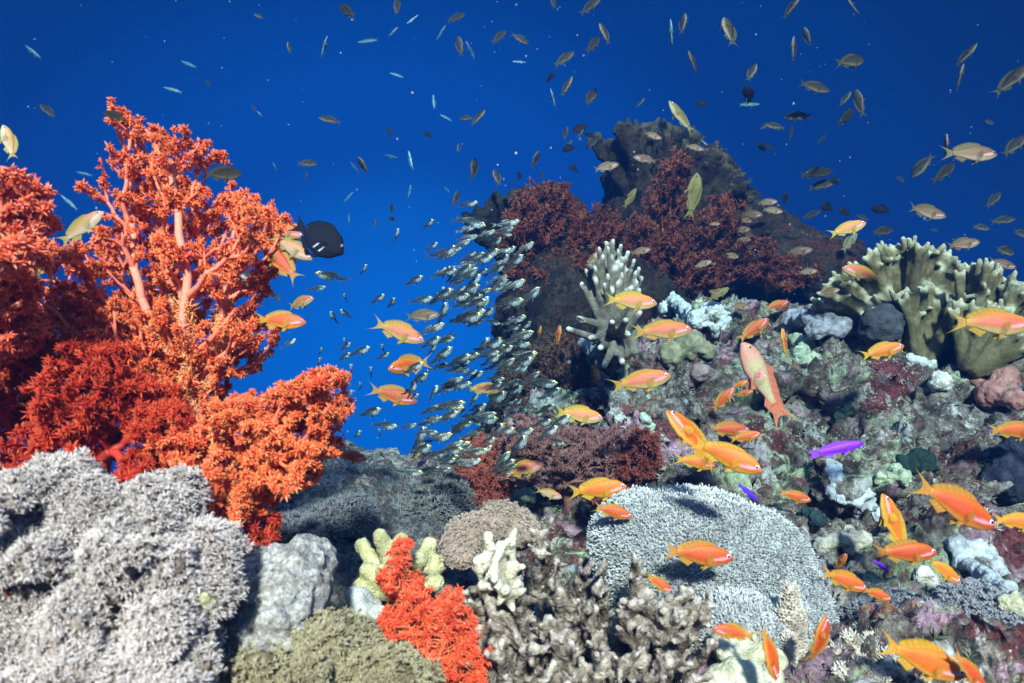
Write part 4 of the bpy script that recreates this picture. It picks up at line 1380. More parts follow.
def paint(kind, x, zr, y):
    """colours of each fish, dim and far ones darkened for light lost with distance: x along the body .5 .. -.5, zr -1 belly .. 1 back"""
    n = len(x)
    one = np.ones(n)
    if kind == 'orange':
        c = mixc((.93, .165, .010), (.93, .25, .02), sstep(zr, .2, .9))
        c = mixc(c, (.93, .14, .03), sstep(-np.abs(zr - .1), -.5, 0) * .8)
        c = mixc(c, (.90, .48, .08), sstep(-zr, .4, .98))
        c = mixc(c, (.85, .50, .06), sstep(-x, .12, .3) * .6)
    elif kind == 'coral':
        c = mixc((.90, .20, .06), (.93, .33, .05), sstep(zr, .3, .9))
        c = mixc(c, (.92, .24, .14), sstep(-np.abs(zr - .1), -.6, 0))
        c = mixc(c, (.88, .66, .26), sstep(-zr, .15, .75))
        c = mixc(c, (.72, .52, .05), sstep(-x, .10, .3) * .8)
    elif kind == 'red':
        c = mixc((.60, .085, .025), (.55, .11, .02), sstep(zr, .2, .9))
        c = mixc(c, (.85, .36, .06), sstep(-zr, .35, .9))
        c = mixc(c, (.62, .36, .03), sstep(-x, .15, .3) * .6)
    elif kind == 'dim':  # orange fish dimmed in colour, being farther from the light
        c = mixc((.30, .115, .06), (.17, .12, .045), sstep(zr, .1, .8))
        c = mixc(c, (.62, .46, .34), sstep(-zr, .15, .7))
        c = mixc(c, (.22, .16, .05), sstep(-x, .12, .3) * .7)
    elif kind == 'far':  # darkened in colour to near silhouettes, light not reaching so far
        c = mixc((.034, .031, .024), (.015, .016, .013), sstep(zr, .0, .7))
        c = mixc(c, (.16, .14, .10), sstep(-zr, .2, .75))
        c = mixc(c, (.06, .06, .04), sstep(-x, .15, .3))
    elif kind == 'yellow':
        c = mixc((.45, .36, .08), (.28, .24, .06), sstep(zr, .2, .8))
        c = mixc(c, (.75, .62, .36), sstep(-zr, .1, .7))
    elif kind == 'pale':
        c = mixc((.85, .45, .24), (.75, .42, .10), sstep(zr, .3, .9))
        c = mixc(c, (.88, .74, .50), sstep(-zr, -.1, .5))
    elif kind == 'male':
        c = mixc((.66, .60, .34), (.68, .34, .24), sstep(zr, .25, .9))
        c = mixc(c, (.76, .40, .32), sstep(-zr, .45, .95))
        c = mixc(c, (.74, .33, .26), sstep(x, .26, .42) * .9)
        c = mixc(c, (.72, .20, .12), sstep(-x, .04, .18) * .9)
    elif kind == 'glass':
        c = mixc((.050, .062, .06), (.022, .03, .028), sstep(zr, .1, .7))
        pt = fbm(np.stack([x, zr * .15, np.sign(y) * .3], 1), 16, 3, 51)
        c = mixc(c, (.48, .58, .62), np.clip(sstep(x, .10, .24) * sstep(-zr, -.1, .3) * sstep(pt, -.45, .0), 0, 1) * (1 - .8 * sstep(x, .40, .46)))
        c = mixc(c, (.30, .37, .41), sstep(-zr, .35, .9) * sstep(x, -.12, .0) * sstep(pt, -.1, .1))
        c = mixc(c, (.50, .47, .08), sstep(x, .36, .48) * sstep(zr, -.5, .3))
        c = mixc(c, (.035, .042, .04), sstep(-x, .0, .25) * .75)
    elif kind == 'slimblue':
        c = mixc((.06, .20, .26), (.02, .06, .09), sstep(zr, .1, .7))
        c = mixc(c, (.22, .38, .40), sstep(-zr, .1, .6))
    elif kind == 'black':
        c = mixc((.010, .010, .014), (.006, .006, .009), sstep(zr, 0, .8))
    elif kind == 'surgeon':
        c = mixc((.008, .010, .026), (.006, .008, .020), sstep(zr, 0, .8))
    else:                                                 # purple
        c = mixc((.11, .012, .75), (.16, .02, .80), sstep(zr, .0, .8))
        c = mixc(c, (.60, .20, .30), sstep(-zr, .80, .98))
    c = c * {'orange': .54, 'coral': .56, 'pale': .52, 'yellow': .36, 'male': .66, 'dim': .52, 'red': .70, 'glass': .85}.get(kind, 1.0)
    return np.clip(c, 0, .97)


def mixc_any(a, b, t):
    return a


def fish_mesh(shape, kind, bend, open_=1.0):
    S = SHAPES[shape]
    g = Geo()
    R, K = 54, 28
    s = np.linspace(0, 1, R) ** 1.12
    x = S['x0'] + (S['x1'] - S['x0']) * s
    top, bot, wid = interp_s(s, *S['top']), interp_s(s, *S['bot']), interp_s(s, *S['wid'])
    ph = np.arange(K) / K * 2 * np.pi
    zc = np.sin(ph)
    yy = np.cos(ph)
    yy = np.sign(yy) * np.abs(yy) ** .85
    z = np.where(zc[None] > 0, top[:, None] * zc[None], bot[:, None] * zc[None])
    V = np.stack([np.repeat(x[:, None], K, 1), wid[:, None] * yy[None] * (1 - .15 * (zc[None] < -.5)), z], -1)
    # mouth: a slight cleft below the snout
    c = paint(kind, V[..., 0].ravel(), np.repeat(zc[None], R, 0).ravel(), V[..., 1].ravel())
    xf, zf = V[..., 0].ravel(), np.repeat(zc[None], R, 0).ravel()
    if kind in ('orange', 'coral', 'red', 'pale', 'dim'):  # pale violet stripe from the eye to the breast fin
        ln = 1 - sstep(np.abs(zf - (-.02 - 1.5 * (S['eye'][0] - .02 - xf))), .06, .24)
        ln = (ln * sstep(-xf, -.43, -.40) * sstep(xf, .20, .26) * .6)[:, None]
        c = c * (1 - ln) + np.array((.74, .44, .56)) * ln
    vv = V.reshape(-1, 3)
    q, t = [], []
    for i in range(R - 1):
        for j in range(K):
            k = (j + 1) % K
            q.append((i * K + j, (i + 1) * K + j, (i + 1) * K + k, i * K + k))
    n0 = R * K
    vv = np.concatenate([vv, [[S['x0'] + .006, 0, (top[0] - bot[0]) / 2]], [[S['x1'] - .004, 0, 0]]])
    c = np.concatenate([c, c[:1], c[-1:]])
    for j in range(K):
        k = (j + 1) % K
        t.append((n0, j, k))
        t.append((n0 + 1, (R - 1) * K + k, (R - 1) * K + j))
    if kind == 'glass':                                  # the hind body is see-through
        c = np.concatenate([c, (.62 + .36 * sstep(vv[:, 0], -.02, .22))[:, None]], 1)
    g.add(vv, t, q, c)
    # fin colours
    FC = {'orange': ((.88, .30, .02), (.82, .50, .05)), 'coral': ((.80, .36, .04), (.66, .50, .06)), 'red': ((.55, .16, .02), (.50, .36, .03)), 'dim': ((.20, .12, .04), (.22, .16, .06)),
          'far': ((.045, .045, .03), (.05, .05, .035)), 'yellow': ((.40, .36, .06), (.5, .45, .12)), 'pale': ((.7, .5, .08), (.6, .52, .12)), 'male': ((.74, .20, .10), (.72, .24, .12)),
          'glass': ((.04, .05, .05), (.06, .07, .07)), 'slimblue': ((.05, .14, .18), (.06, .16, .2)), 'black': ((.006, .006, .008), (.006, .006, .008)), 'surgeon': ((.006, .008, .02), (.006, .01, .03)),
          'purple': ((.14, .02, .7), (.16, .03, .75))}[kind]
    fk = {'orange': .58, 'coral': .58, 'pale': .5, 'yellow': .36, 'male': .7, 'dim': .55, 'red': .75}.get(kind, 1.0)
    FC = tuple(tuple(fk * w for w in q) for q in FC)
    a1 = {'glass': .25, 'far': .75, 'black': 1.0, 'surgeon': 1.0, 'purple': .9, 'slimblue': .5}.get(kind, .52)

    def topz(xx):
        return interp_s((S['x0'] - xx) / (S['x0'] - S['x1']), *S['top'])

    def botz(xx):
        return -interp_s((S['x0'] - xx) / (S['x0'] - S['x1']), *S['bot'])
    hgt = {'anthias': .062, 'lyretail': .05, 'glass': .05, 'slim': .03, 'chromis': .10, 'surgeon': .055, 'basslet': .04}[shape] * open_
    n = 17
    d0, d1 = {'glass': (.20, -.02)}.get(shape, (.28, -.20))
    xs = np.linspace(d0, d1, n)
    u = np.linspace(0, 1, n)
    root = np.stack([xs, 0 * xs, topz(xs) - .015], 1)
    hh = hgt * (np.sin(np.pi * u) ** .35) * (.85 + .3 * u) + (.05 * np.exp(-((u - .14) / .05) ** 2) if kind == 'male' else 0)
    tip = np.stack([xs - .05 - .03 * u, 0 * xs, topz(xs) + hh], 1)
    fin(g, root, tip, FC[0], FC[1], .95, a1)
    xs = np.linspace(-.02, -.19, 9)                        # anal fin
    u = np.linspace(0, 1, 9)
    root = np.stack([xs, 0 * xs, botz(xs) + .015], 1)
    tip = np.stack([xs - .06, 0 * xs, botz(xs) - hgt * 1.05 * (1 - .55 * u) * np.minimum(1, 4 * u + .5)], 1)
    fin(g, root, tip, FC[0], FC[1], .95, a1)
    mid, far, span = S['fork']                             # tail fin
    uu = np.linspace(-1, 1, 21)
    r0 = min(S['top'][1][-1], S['bot'][1][-1]) * .92
    root = np.stack([np.full(21, S['x1'] + .012), 0 * uu, uu * r0], 1)
    tip = np.stack([mid + (far - mid) * np.abs(uu) ** 1.7, 0 * uu, np.sign(uu) * np.abs(uu) ** .85 * span * (.75 + .25 * open_)], 1)
    fin(g, root, tip, FC[0], FC[1], .98, a1, 7)
    for sd in (-1, 1):                                     # belly fins and breast fins
        xb = .17
        root = np.stack([np.linspace(xb + .02, xb - .03, 5), np.full(5, sd * .018), np.full(5, botz(np.array([xb]))[0] + .014)], 1)
        tip = root + np.stack([np.linspace(-.10, -.06, 5), np.full(5, sd * .03), np.linspace(-.075, -.02, 5)], 1)
        fin(g, root, tip, FC[0], FC[1], .9, a1, 4)
        w0 = interp_s(np.array([.33]), *S['wid'])[0]
        zz = np.linspace(.012, -.045, 7)
        root = np.stack([np.full(7, .235) - .02 * np.linspace(0, 1, 7), np.full(7, sd * w0 * .93), zz], 1)
        fl = .12 if shape in ('anthias', 'chromis', 'surgeon') else .11
        ang = np.linspace(.25, -.75, 7)
        tip = root + np.stack([-fl * np.cos(ang) * np.array([.75, .92, 1, 1, .95, .85, .65]), np.full(7, sd * .055), fl * np.sin(ang) * .8], 1)
        pc = (FC[0], FC[1])
        if kind == 'male':
            pc = ((.62, .42, .30), (.60, .30, .22))
        fin(g, root, tip, np.array(pc[1]) * 1.2, np.array(pc[1]) * 1.2, .34, .14, 5)
    if kind == 'surgeon':                                  # two white marks at the breast
        for sd in (-1, 1):
            for xo, zo in ((.16, -.13), (.05, -.12)):
                L = .055
                p = np.array([[xo + a * .35, sd * (interp_s(np.array([(S['x0'] - xo) / (S['x0'] - S['x1'])]), *S['wid'])[0] * .93 + .004), zo + a] for a in np.linspace(-L, L, 5)])
                fin(g, p, p + np.array([.028, 0, .012]), (.5, .62, .75), (.5, .62, .75), 1, 1, 3, .004, 0)
    if kind == 'male':                                     # magenta spot on the breast fin
        for sd in (-1, 1):
            sphere_geo(g, (.185, sd * .068, -.028), (.020, .006, .022), 12, 8, (.70, .02, .13, 1))
    for i in range(len(g.v)):
        g.v[i] = bend_pts(g.v[i], bend)
    return g.mesh(shape + '_' + kind)


def eye_mesh(shape, kind):
    ex, ez, er = SHAPES[shape]['eye']
    er *= {'glass': 1.15}.get(kind, 1.4)
    g = Geo()
    rr = np.array([0, .35, .52, .58, .72, .80, 1.0])
    n = 18
    ring = {'orange': (.55, .30, .62), 'coral': (.55, .34, .66), 'red': (.42, .22, .55), 'pale': (.6, .45, .7), 'male': (.55, .35, .2), 'glass': (.75, .78, .6), 'purple': (.2, .06, .6)}.get(kind, (.25, .2, .16))
    outer = {'orange': (.9, .78, .86), 'coral': (.9, .78, .86), 'red': (.6, .35, .45), 'glass': (.8, .8, .5)}.get(kind, ring)
    cols = [(.004, .004, .010)] * 3 + [ring, ring, outer, outer]
    v, c = [(0, .55 * er, 0)], [cols[0]]
    for r, cc in list(zip(rr, cols))[1:]:
        for j in range(n):
            a = 2 * math.pi * j / n
            v.append((r * er * math.cos(a), .55 * er * math.sqrt(max(0, 1 - r * r)), r * er * math.sin(a)))
            c.append(cc)
    t = [(0, 1 + (j + 1) % n, 1 + j) for j in range(n)]
    q = []
    for i in range(len(rr) - 2):
        for j in range(n):
            k = (j + 1) % n
            q.append((1 + i * n + j, 1 + i * n + k, 1 + (i + 1) * n + k, 1 + (i + 1) * n + j))
    g.add(v, t, q, c)
    return g.mesh('eye')


MESH, EYES = {}, {}


def put_fish(kind, head, tail, L=.08, yaw=0.0, bend=0.0, up=None, dmax=None, label=None, cat='fish', group=None, eyes=True, d=None, side=None, name=None, open_=1.0, gap=.05, behind=False):
    """a fish whose snout and tail tip are seen at those places; yaw turns its head towards (+) or away from the camera"""
    shape = {'orange': 'anthias', 'coral': 'anthias', 'red': 'anthias', 'dim': 'anthias', 'far': 'anthias', 'yellow': 'anthias', 'pale': 'anthias', 'male': 'lyretail',
             'glass': 'glass', 'slimblue': 'slim', 'black': 'chromis', 'surgeon': 'surgeon', 'purple': 'basslet'}[kind]
    pix = math.hypot(head[0] - tail[0], head[1] - tail[1])
    cy = math.cos(math.radians(yaw))
    cx_, cy_ = (head[0] + tail[0]) / 2, (head[1] + tail[1]) / 2
    if d is None:
        d = F * L * cy / pix
    lim = min([hit(px, py)[2] for px, py in (head, tail, (cx_, cy_))]) - gap
    if dmax:
        lim = min(lim, dmax)
    if not behind:
        d = min(d, lim)
    a, b = at(*head, d), at(*tail, d)
    flatv = a - b
    L = np.linalg.norm(flatv) / max(cy, .2)
    dirv = nrm((flatv + np.array([0, -1, 0]) * L * math.sin(math.radians(yaw)))[None])[0]
    upv = np.asarray(up if up is not None else (0, .12, 1.0), float)
    upv = upv - dirv * np.dot(upv, dirv)
    upv = upv / np.linalg.norm(upv)
    yv = np.cross(upv, dirv)
    key = (shape, kind, bend, open_)
    if key not in MESH:
        MESH[key] = fish_mesh(shape, kind, bend, open_)
    nm = name or {'glass': 'glassfish', 'slimblue': 'slender_fish', 'black': 'black_fish', 'surgeon': 'surgeonfish', 'purple': 'purple_fish', 'far': 'reef_fish', 'dim': 'reef_fish', 'yellow': 'reef_fish'}.get(kind, 'orange_fish')
    if kind == 'male':
        nm = 'pink_fish'
    o = link(nm, MESH[key], M_glass if kind in ('glass', 'slimblue') else (M_black if kind in ('black', 'surgeon', 'far') else M_fish))
    M = Matrix(((dirv[0], yv[0], upv[0], 0), (dirv[1], yv[1], upv[1], 0), (dirv[2], yv[2], upv[2], 0), (0, 0, 0, 1)))
    mid = (a + b) / 2
    o.matrix_world = Matrix.Translation(Vector(mid)) @ M @ Matrix.Scale(L, 4)
    tag(o, label, cat, group)
    if eyes:
        if (shape, kind) not in EYES:
            EYES[(shape, kind)] = eye_mesh(shape, kind)
        ex, ez, er = SHAPES[shape]['eye']
        w = interp_s(np.array([(SHAPES[shape]['x0'] - ex) / (SHAPES[shape]['x0'] - SHAPES[shape]['x1'])]), *SHAPES[shape]['wid'])[0]
        for sd in (1, -1):
            e = link('eye', EYES[(shape, kind)], M_eye, o)
            e.location = (ex, sd * (w * .93), ez)
            if sd < 0:
                e.rotation_euler = (0, 0, math.pi)
    return o


G_O = 'orange anthias swimming over the reef'
NEAR = [
    # kind, head, tail, extra, label
    ('pale', (312, 260), (268, 233), dict(d=.60, behind=True), 'orange fish with pale belly poking out from behind the tip of the tree soft coral'),
    ('coral', (303, 237), (264, 224), dict(d=.62, behind=True), 'half hidden orange fish just behind the pale bellied one at the tree coral tip'),
    ('red', (262, 244), (302, 284), dict(d=.60, open_=1.2, bend=.5, behind=True), 'rusty orange fish turning away with its forked tail showing below the tree coral tip'),
    ('coral', (316, 299), (284, 307), dict(yaw=25), 'small orange fish between the dark surgeonfish and the red fish below'),
    ('red', (306, 323), (252, 319), dict(d=.60, behind=True), 'deep red fish beside the right edge of the tall tree soft coral'),
    ('coral', (424, 342), (370, 321), dict(open_=1.2), 'large orange fish with yellow edged fins heading down-right in the open water'),
    ('dim', (440, 315), (403, 317), {}, 'pinkish orange fish just above the large orange one beside the silver school'),
    ('orange', (392, 369), (427, 362), dict(yaw=48, bend=.5, open_=1.5, L=.07), 'orange fish turning toward the viewer with all fins spread'),
    ('red', (417, 402), (366, 388), dict(open_=1.2), 'brownish red fish with yellow belly below the fish with spread fins'),
    ('coral', (503, 389), (464, 389), {}, 'small orange fish in front of the silver fish school'),
    ('coral', (603, 419), (552, 411), {}, 'orange fish over the dull pink soft coral'),
    ('coral', (544, 464), (501, 475), {}, 'orange fish just above the crusted branching coral, nose raised'),
    ('red', (367, 459), (333, 454), dict(d=.66, behind=True, L=.05), 'dark red fish peeking out behind the bushy red soft coral above the rubble'),
    ('yellow', (424, 440), (415, 461), dict(L=.06), 'thin yellow green fish pointing up in the dark below the silver fish'),
    ('coral', (657, 304), (601, 299), {}, 'orange fish in front of the white tipped finger coral'),
    ('coral', (692, 330), (629, 332), {}, 'long orange fish below and right of the white tipped finger coral'),
    ('coral', (671, 376), (607, 387), {}, 'orange fish with pale belly over the dark wall below the finger coral'),
    ('dim', (651, 249), (629, 254), dict(L=.06), 'dim pink fish right of the top of the white tipped finger coral'),
    ('dim', (712, 261), (692, 268), dict(L=.06), 'dim orange fish in front of the pinnacle shadow, heading right and slightly up'),
    ('dim', (739, 257), (724, 253), dict(L=.05), 'tiny dim orange fish between the pinnacle and the ridge'),
    ('yellow', (729, 288), (707, 301), dict(L=.06), 'yellowish fish hovering above the pale white sponge'),
    ('dim', (750, 307), (729, 306), dict(L=.06), 'dusky orange fish just over the ridge right of the white sponge'),
    ('orange', (769, 319), (736, 342), {}, 'orange fish with nose up directly above the pale pink male fish'),
    ('male', (742, 343), (791, 440), dict(L=.12, up=(1.0, .25, .5), bend=.4, open_=1.0), 'large pink and pale green fish with magenta spot and long red forked tail'),
    ('orange', (735, 388), (711, 412), dict(L=.065), 'small orange fish pointing up right beside the magenta spotted fish'),
    ('orange', (746, 381), (733, 388), dict(L=.045, yaw=30), 'small orange fish mostly hidden behind the magenta spotted fish, upper one'),
    ('orange', (752, 391), (736, 396), dict(L=.045, yaw=20), 'small orange fish mostly hidden behind the magenta spotted fish, lower one'),
    ('orange', (782, 328), (787, 360), dict(L=.055, up=(1, .9, .3)), 'thin orange fish hanging upright right of the magenta spotted fish'),
    ('orange', (666, 411), (724, 470), dict(d=.66, bend=-.35, up=(.5, .6, .65), open_=.9), 'biggest bright orange fish heading up left with its head at the left'),
    ('orange', (758, 470), (690, 440), dict(d=.72, yaw=15, bend=.3), 'bright orange fish heading down right, crossing the biggest orange fish'),
    ('orange', (750, 431), (705, 428), dict(L=.075), 'orange fish directly right of the head of the biggest orange fish'),
    ('orange', (761, 434), (728, 440), dict(L=.06), 'reddish orange fish mostly hidden behind the one beside the biggest fish'),
    ('orange', (718, 466), (672, 458), {}, 'orange fish with yellow fins behind the crossing pair, lower left'),
    ('orange', (811, 501), (777, 491), dict(L=.05), 'small plain orange fish right of the grey table coral'),
    ('orange', (994, 528), (912, 480), dict(open_=1.2), 'long orange fish with yellow forked tail heading down right at the right side'),
    ('orange', (1042, 524), (990, 519), {}, 'orange fish cut by the right edge behind the long one'),
    ('orange', (882, 494), (906, 560), dict(bend=.4, up=(1.0, .3, .3), open_=1.0), 'orange fish standing upright with head up above the crossing one'),
    ('orange', (937, 553), (870, 552), {}, 'orange fish passing right under the tail of the upright one'),
    ('orange', (960, 583), (926, 557), dict(L=.06), 'small orange fish heading down right beside the small round white sponge'),
    ('orange', (867, 590), (819, 570), dict(open_=1.1), 'orange fish with yellow tail just above the small dark headed one'),
    ('orange', (891, 600), (861, 588), dict(L=.06), 'small orange fish with dark head tucked under the other one'),
    ('orange', (844, 552), (838, 572), dict(L=.05, yaw=30), 'little orange fish pointing up behind another fish near the table coral edge'),
    ('orange', (826, 616), (812, 668), dict(bend=-.55, up=(1.0, .2, .4), open_=1.2), 'curved orange fish with head up at the bottom right of the table coral'),
    ('orange', (965, 677), (876, 641), dict(open_=1.2), 'large orange fish with yellow belly and tail at the bottom right'),
    ('orange', (984, 690), (954, 650), dict(L=.07), 'orange fish diving behind the large one at the bottom right'),
    ('red', (712, 629), (758, 637), dict(L=.06), 'dark orange fish in the shade above the cream round knobs'),
    ('orange', (776, 680), (763, 624), dict(L=.07, bend=.3), 'orange fish diving with yellow tail up beside the cream knobs'),
    ('orange', (627, 487), (565, 493), {}, 'orange and yellow fish swimming over the top of the crusted branches'),
    ('orange', (632, 517), (592, 506), dict(d=.70, behind=True), 'orange fish half hidden behind the crusted branches under the one above'),
    ('pale', (562, 498), (534, 489), dict(d=.85, behind=True), 'pale yellowish fish behind the tail of the one over the crusted branches'),
    ('orange', (733, 559), (660, 550), dict(open_=1.15), 'bright orange fish in front of the grey table coral'),
    ('red', (672, 592), (644, 574), dict(L=.055), 'shaded orange fish between the crusted branches and the table coral'),
    ('coral', (1030, 326), (948, 321), dict(open_=1.2), 'orange fish with yellow tail in front of the right fire coral plate'),
    ('orange', (904, 346), (858, 357), dict(L=.07), 'orange fish with pale belly below the hollow of the fire coral'),
    ('orange', (789, 302), (763, 309), dict(L=.06), 'orange red fish above the grey violet crust on the ridge'),
    ('coral', (842, 268), (886, 280), dict(), 'pinkish orange fish facing left at the left end of the fire coral plate'),
    ('dim', (980, 242), (944, 247), dict(d=1.1), 'dull red fish above the gap between the two fire coral plates'),
    ('dim', (1016, 268), (988, 259), dict(L=.06), 'dark red fish behind the rim of the right fire coral plate'),
    ('orange', (1040, 431), (984, 430), {}, 'orange fish cut by the right edge beside the dark pitted coral'),
    ('dim', (946, 217), (905, 207), dict(open_=1.3), 'pink fish in the blue water high over the left fire coral plate'),
    ('dim', (997, 155), (940, 152), dict(open_=1.2), 'large rosy brown fish with yellow belly in the upper right water'),
    ('dim', (940, 137), (952, 158), dict(yaw=40, L=.07), 'brown orange fish facing upward beside the large rosy one'),
    ('coral', (866, 223), (826, 236), dict(d=1.25), 'yellowish orange fish left of the fire coral heading right and up'),
    ('yellow', (857, 233), (841, 253), dict(), 'thin yellow fish right under the yellowish orange one by the fire coral'),
    ('pale', (3, 125), (16, 164), dict(d=.7, bend=.6, up=(1, .3, .4)), 'yellow orange fish bent in a curve at the left edge in the water'),
    ('pale', (104, 212), (58, 246), dict(d=.7, open_=1.3, behind=True), 'pale yellow white fish with clear yellow fins left of the tree coral top'),
    ('yellow', (52, 268), (18, 274), dict(d=.60, open_=1.3, behind=True), 'yellow finned fish tucked between the left edge coral and the tree coral'),
    ('yellow', (669, 101), (693, 136), dict(d=1.6, up=(1, .5, .5)), 'yellow striped fish hanging head up above the pinnacle'),
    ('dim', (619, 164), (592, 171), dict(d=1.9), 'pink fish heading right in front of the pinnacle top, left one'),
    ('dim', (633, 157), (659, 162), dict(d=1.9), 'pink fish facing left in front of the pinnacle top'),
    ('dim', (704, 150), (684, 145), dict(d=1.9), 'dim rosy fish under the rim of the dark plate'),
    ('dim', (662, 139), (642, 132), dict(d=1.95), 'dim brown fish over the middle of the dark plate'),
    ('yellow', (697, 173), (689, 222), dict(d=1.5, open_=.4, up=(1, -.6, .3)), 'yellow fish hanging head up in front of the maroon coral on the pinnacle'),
    ('yellow', (636, 188), (623, 210), dict(d=1.8, up=(1, -.6, .3)), 'small yellow fish pointing up on the dark face of the pinnacle'),
    ('orange', (541, 326), (537, 342), dict(L=.07, yaw=30, d=1.4), 'blurred orange fish in the dark beside the silver school, left of two'),
    ('red', (560, 325), (557, 346), dict(L=.07, d=1.4), 'blurred rusty fish in the dark beside the silver school, right of two'),
    ('dim', (597, 252), (586, 268), dict(d=1.5, L=.07), 'dim orange fish left of the white tipped finger coral fan'),
]
for kind, h_, t_, kw, lab in NEAR:
    grp = G_O if kind in ('orange', 'coral', 'red') else ('fish in front of the reef' if kind != 'male' else None)
    if 'bend' not in kw:
        kw = dict(kw, bend=float(rng.choice([-.35, -.2, 0, .2, .35])))
    if 'open_' not in kw:
        kw = dict(kw, open_=float(rng.choice([.65, .85, 1.0, 1.2])))
    put_fish(kind, h_, t_, label=lab, group=grp, **kw)

put_fish('purple', (864, 443), (809, 455), L=.06, label='vivid violet fish with slim body near the top of the white lobed sponge', group='violet fish')
put_fish('purple', (758, 501), (738, 484), L=.045, label='small violet fish with pinkish front near the table coral', group='violet fish')
put_fish('purple', (889, 572), (873, 560), L=.04, label='tiny violet fish beside the pale sponges under the crossing orange fish', group='violet fish')
put_fish('surgeon', (343, 254), (292, 222), L=.17, label='dark round bodied surgeonfish with two white marks in the open blue water', d=1.75, up=(.25, .1, 1))

# ---- fish further out in the blue: (kind, snout, tail)
FAR = """f 338 3 358 21|f 395 -4 399 20|s 418 15 406 25|s 398 27 388 37|f 465 14 446 22|s 446 27 435 40|f 458 35 462 58|s 466 42 476 60|f 506 30 491 45|s 356 40 381 42|s 329 38 319 57|f 288 42 290 54|f 254 14 264 19
s 389 72 406 79|s 433 93 435 112|s 440 115 453 121|f 319 118 342 122|f 386 127 394 139|b 423 132 433 138|f 485 110 470 127|f 459 117 474 119|f 459 143 458 154|f 317 163 296 164|f 359 158 368 174|s 349 160 360 175|s 398 159 381 153|s 408 150 413 172|f 475 158 472 181|f 494 168 500 188|s 274 163 276 173|s 411 185 408 199|s 444 186 450 194|f 458 190 453 208|f 393 203 391 215|f 388 218 398 221|f 375 219 373 228|s 348 213 350 225|s 353 192 343 203|f 306 172 306 180|s 257 111 263 117
s 25 45 43 60|f 40 104 57 119|f 103 112 128 121|s 180 60 199 69|s 163 87 184 93|f 206 79 210 87|s 77 172 94 176|s 62 195 78 211|f 252 105 257 112|f 243 175 200 173
f 552 -4 554 10|f 600 1 579 13|f 529 43 510 34|f 600 22 610 46|f 600 35 586 55|f 574 52 553 67|b 555 73 545 83|f 572 77 561 97|s 550 90 556 108|f 597 87 584 109|s 512 62 527 62|s 669 22 673 48|f 685 13 681 36|f 727 13 731 52|f 687 53 700 73|f 757 63 746 84|b 744 87 752 104|s 762 102 735 107|f 644 99 636 108|b 697 101 708 107|b 659 123 669 128|b 682 132 690 140|b 756 145 769 150|b 568 166 580 172|b 587 125 570 134|f 567 127 564 141|f 583 130 577 138|f 598 137 583 151|f 572 140 566 147|b 585 134 596 138|b 562 149 576 148|f 539 152 531 168|b 518 171 520 181|f 541 170 542 181|b 733 181 747 179|f 750 177 752 183|f 764 193 751 198|s 701 140 708 146|f 760 128 772 123
f 798 -2 784 18|f 845 1 862 14|f 803 28 812 46|f 793 37 794 63|f 868 57 832 66|f 830 91 796 83|f 786 115 811 118|f 792 126 790 141|f 764 125 787 128|f 850 92 840 107|f 858 108 832 128|f 856 89 864 119|f 826 135 817 144|b 765 145 774 150|f 829 173 800 174|f 833 183 809 188|b 829 179 841 184|b 785 192 784 205|b 819 206 836 209|f 820 211 802 219|b 838 208 852 217|b 873 207 889 213|f 858 214 868 222|f 900 175 903 184|f 913 177 934 153|f 957 163 930 184|f 1023 68 997 95|f 973 46 958 66|f 960 66 960 91|f 984 121 997 124|f 1026 136 1000 158|f 1002 192 984 209|f 1014 219 990 222|f 991 228 970 227|f 1019 252 990 250|f 1032 236 1009 231|f 895 229 868 234|f 930 229 939 231|f 896 177 900 182
d 761 216 741 212|d 783 212 761 209|d 777 202 756 203|d 761 216 741 214|d 753 221 736 220|d 751 229 729 231|d 751 240 736 239|d 812 250 785 253|d 720 224 708 224|d 739 257 726 257|d 719 293 706 291|d 838 290 820 293|d 817 271 797 273|f 753 206 740 214"""


def place_words(x, y):
    if x < 250:
        return 'over the large red tree coral'
    if x < 425:
        return 'high in the open blue' if y < 110 else 'around the dark surgeonfish'
    if x < 590:
        return 'at the top middle' if y < 100 else 'left of the dark pinnacle'
    if x < 780:
        return 'above the pinnacle' if y < 150 else 'beside the pinnacle right shoulder'
    if x < 880:
        return 'right of the pinnacle'
    return 'above the fire coral plates'


def dir_words(h, t):
    a = math.degrees(math.atan2(-(h[1] - t[1]), h[0] - t[0])) % 360
    return ['right', 'up-right', 'straight up', 'up-left', 'left', 'down-left', 'straight down', 'down-right'][int((a + 22.5) // 45) % 8]


ORD = ['leftmost', 'second from left', 'third from left', 'fourth from left', 'fifth from left', 'sixth from left', 'seventh from left', 'eighth from left', 'ninth from left', 'tenth from left', 'eleventh from left', 'twelfth from left']


def unique_labels(objs):
    by = {}
    for o, lab, x in objs:
        by.setdefault(lab, []).append((x, o))
    for lab, L in by.items():
        L.sort(key=lambda t: t[0])
        for i, (x, o) in enumerate(L):
            if len(L) == 1:
                o['label'] = lab
            else:
                o['label'] = lab + ', ' + ('rightmost' if i == len(L) - 1 else ORD[min(i, 11)])


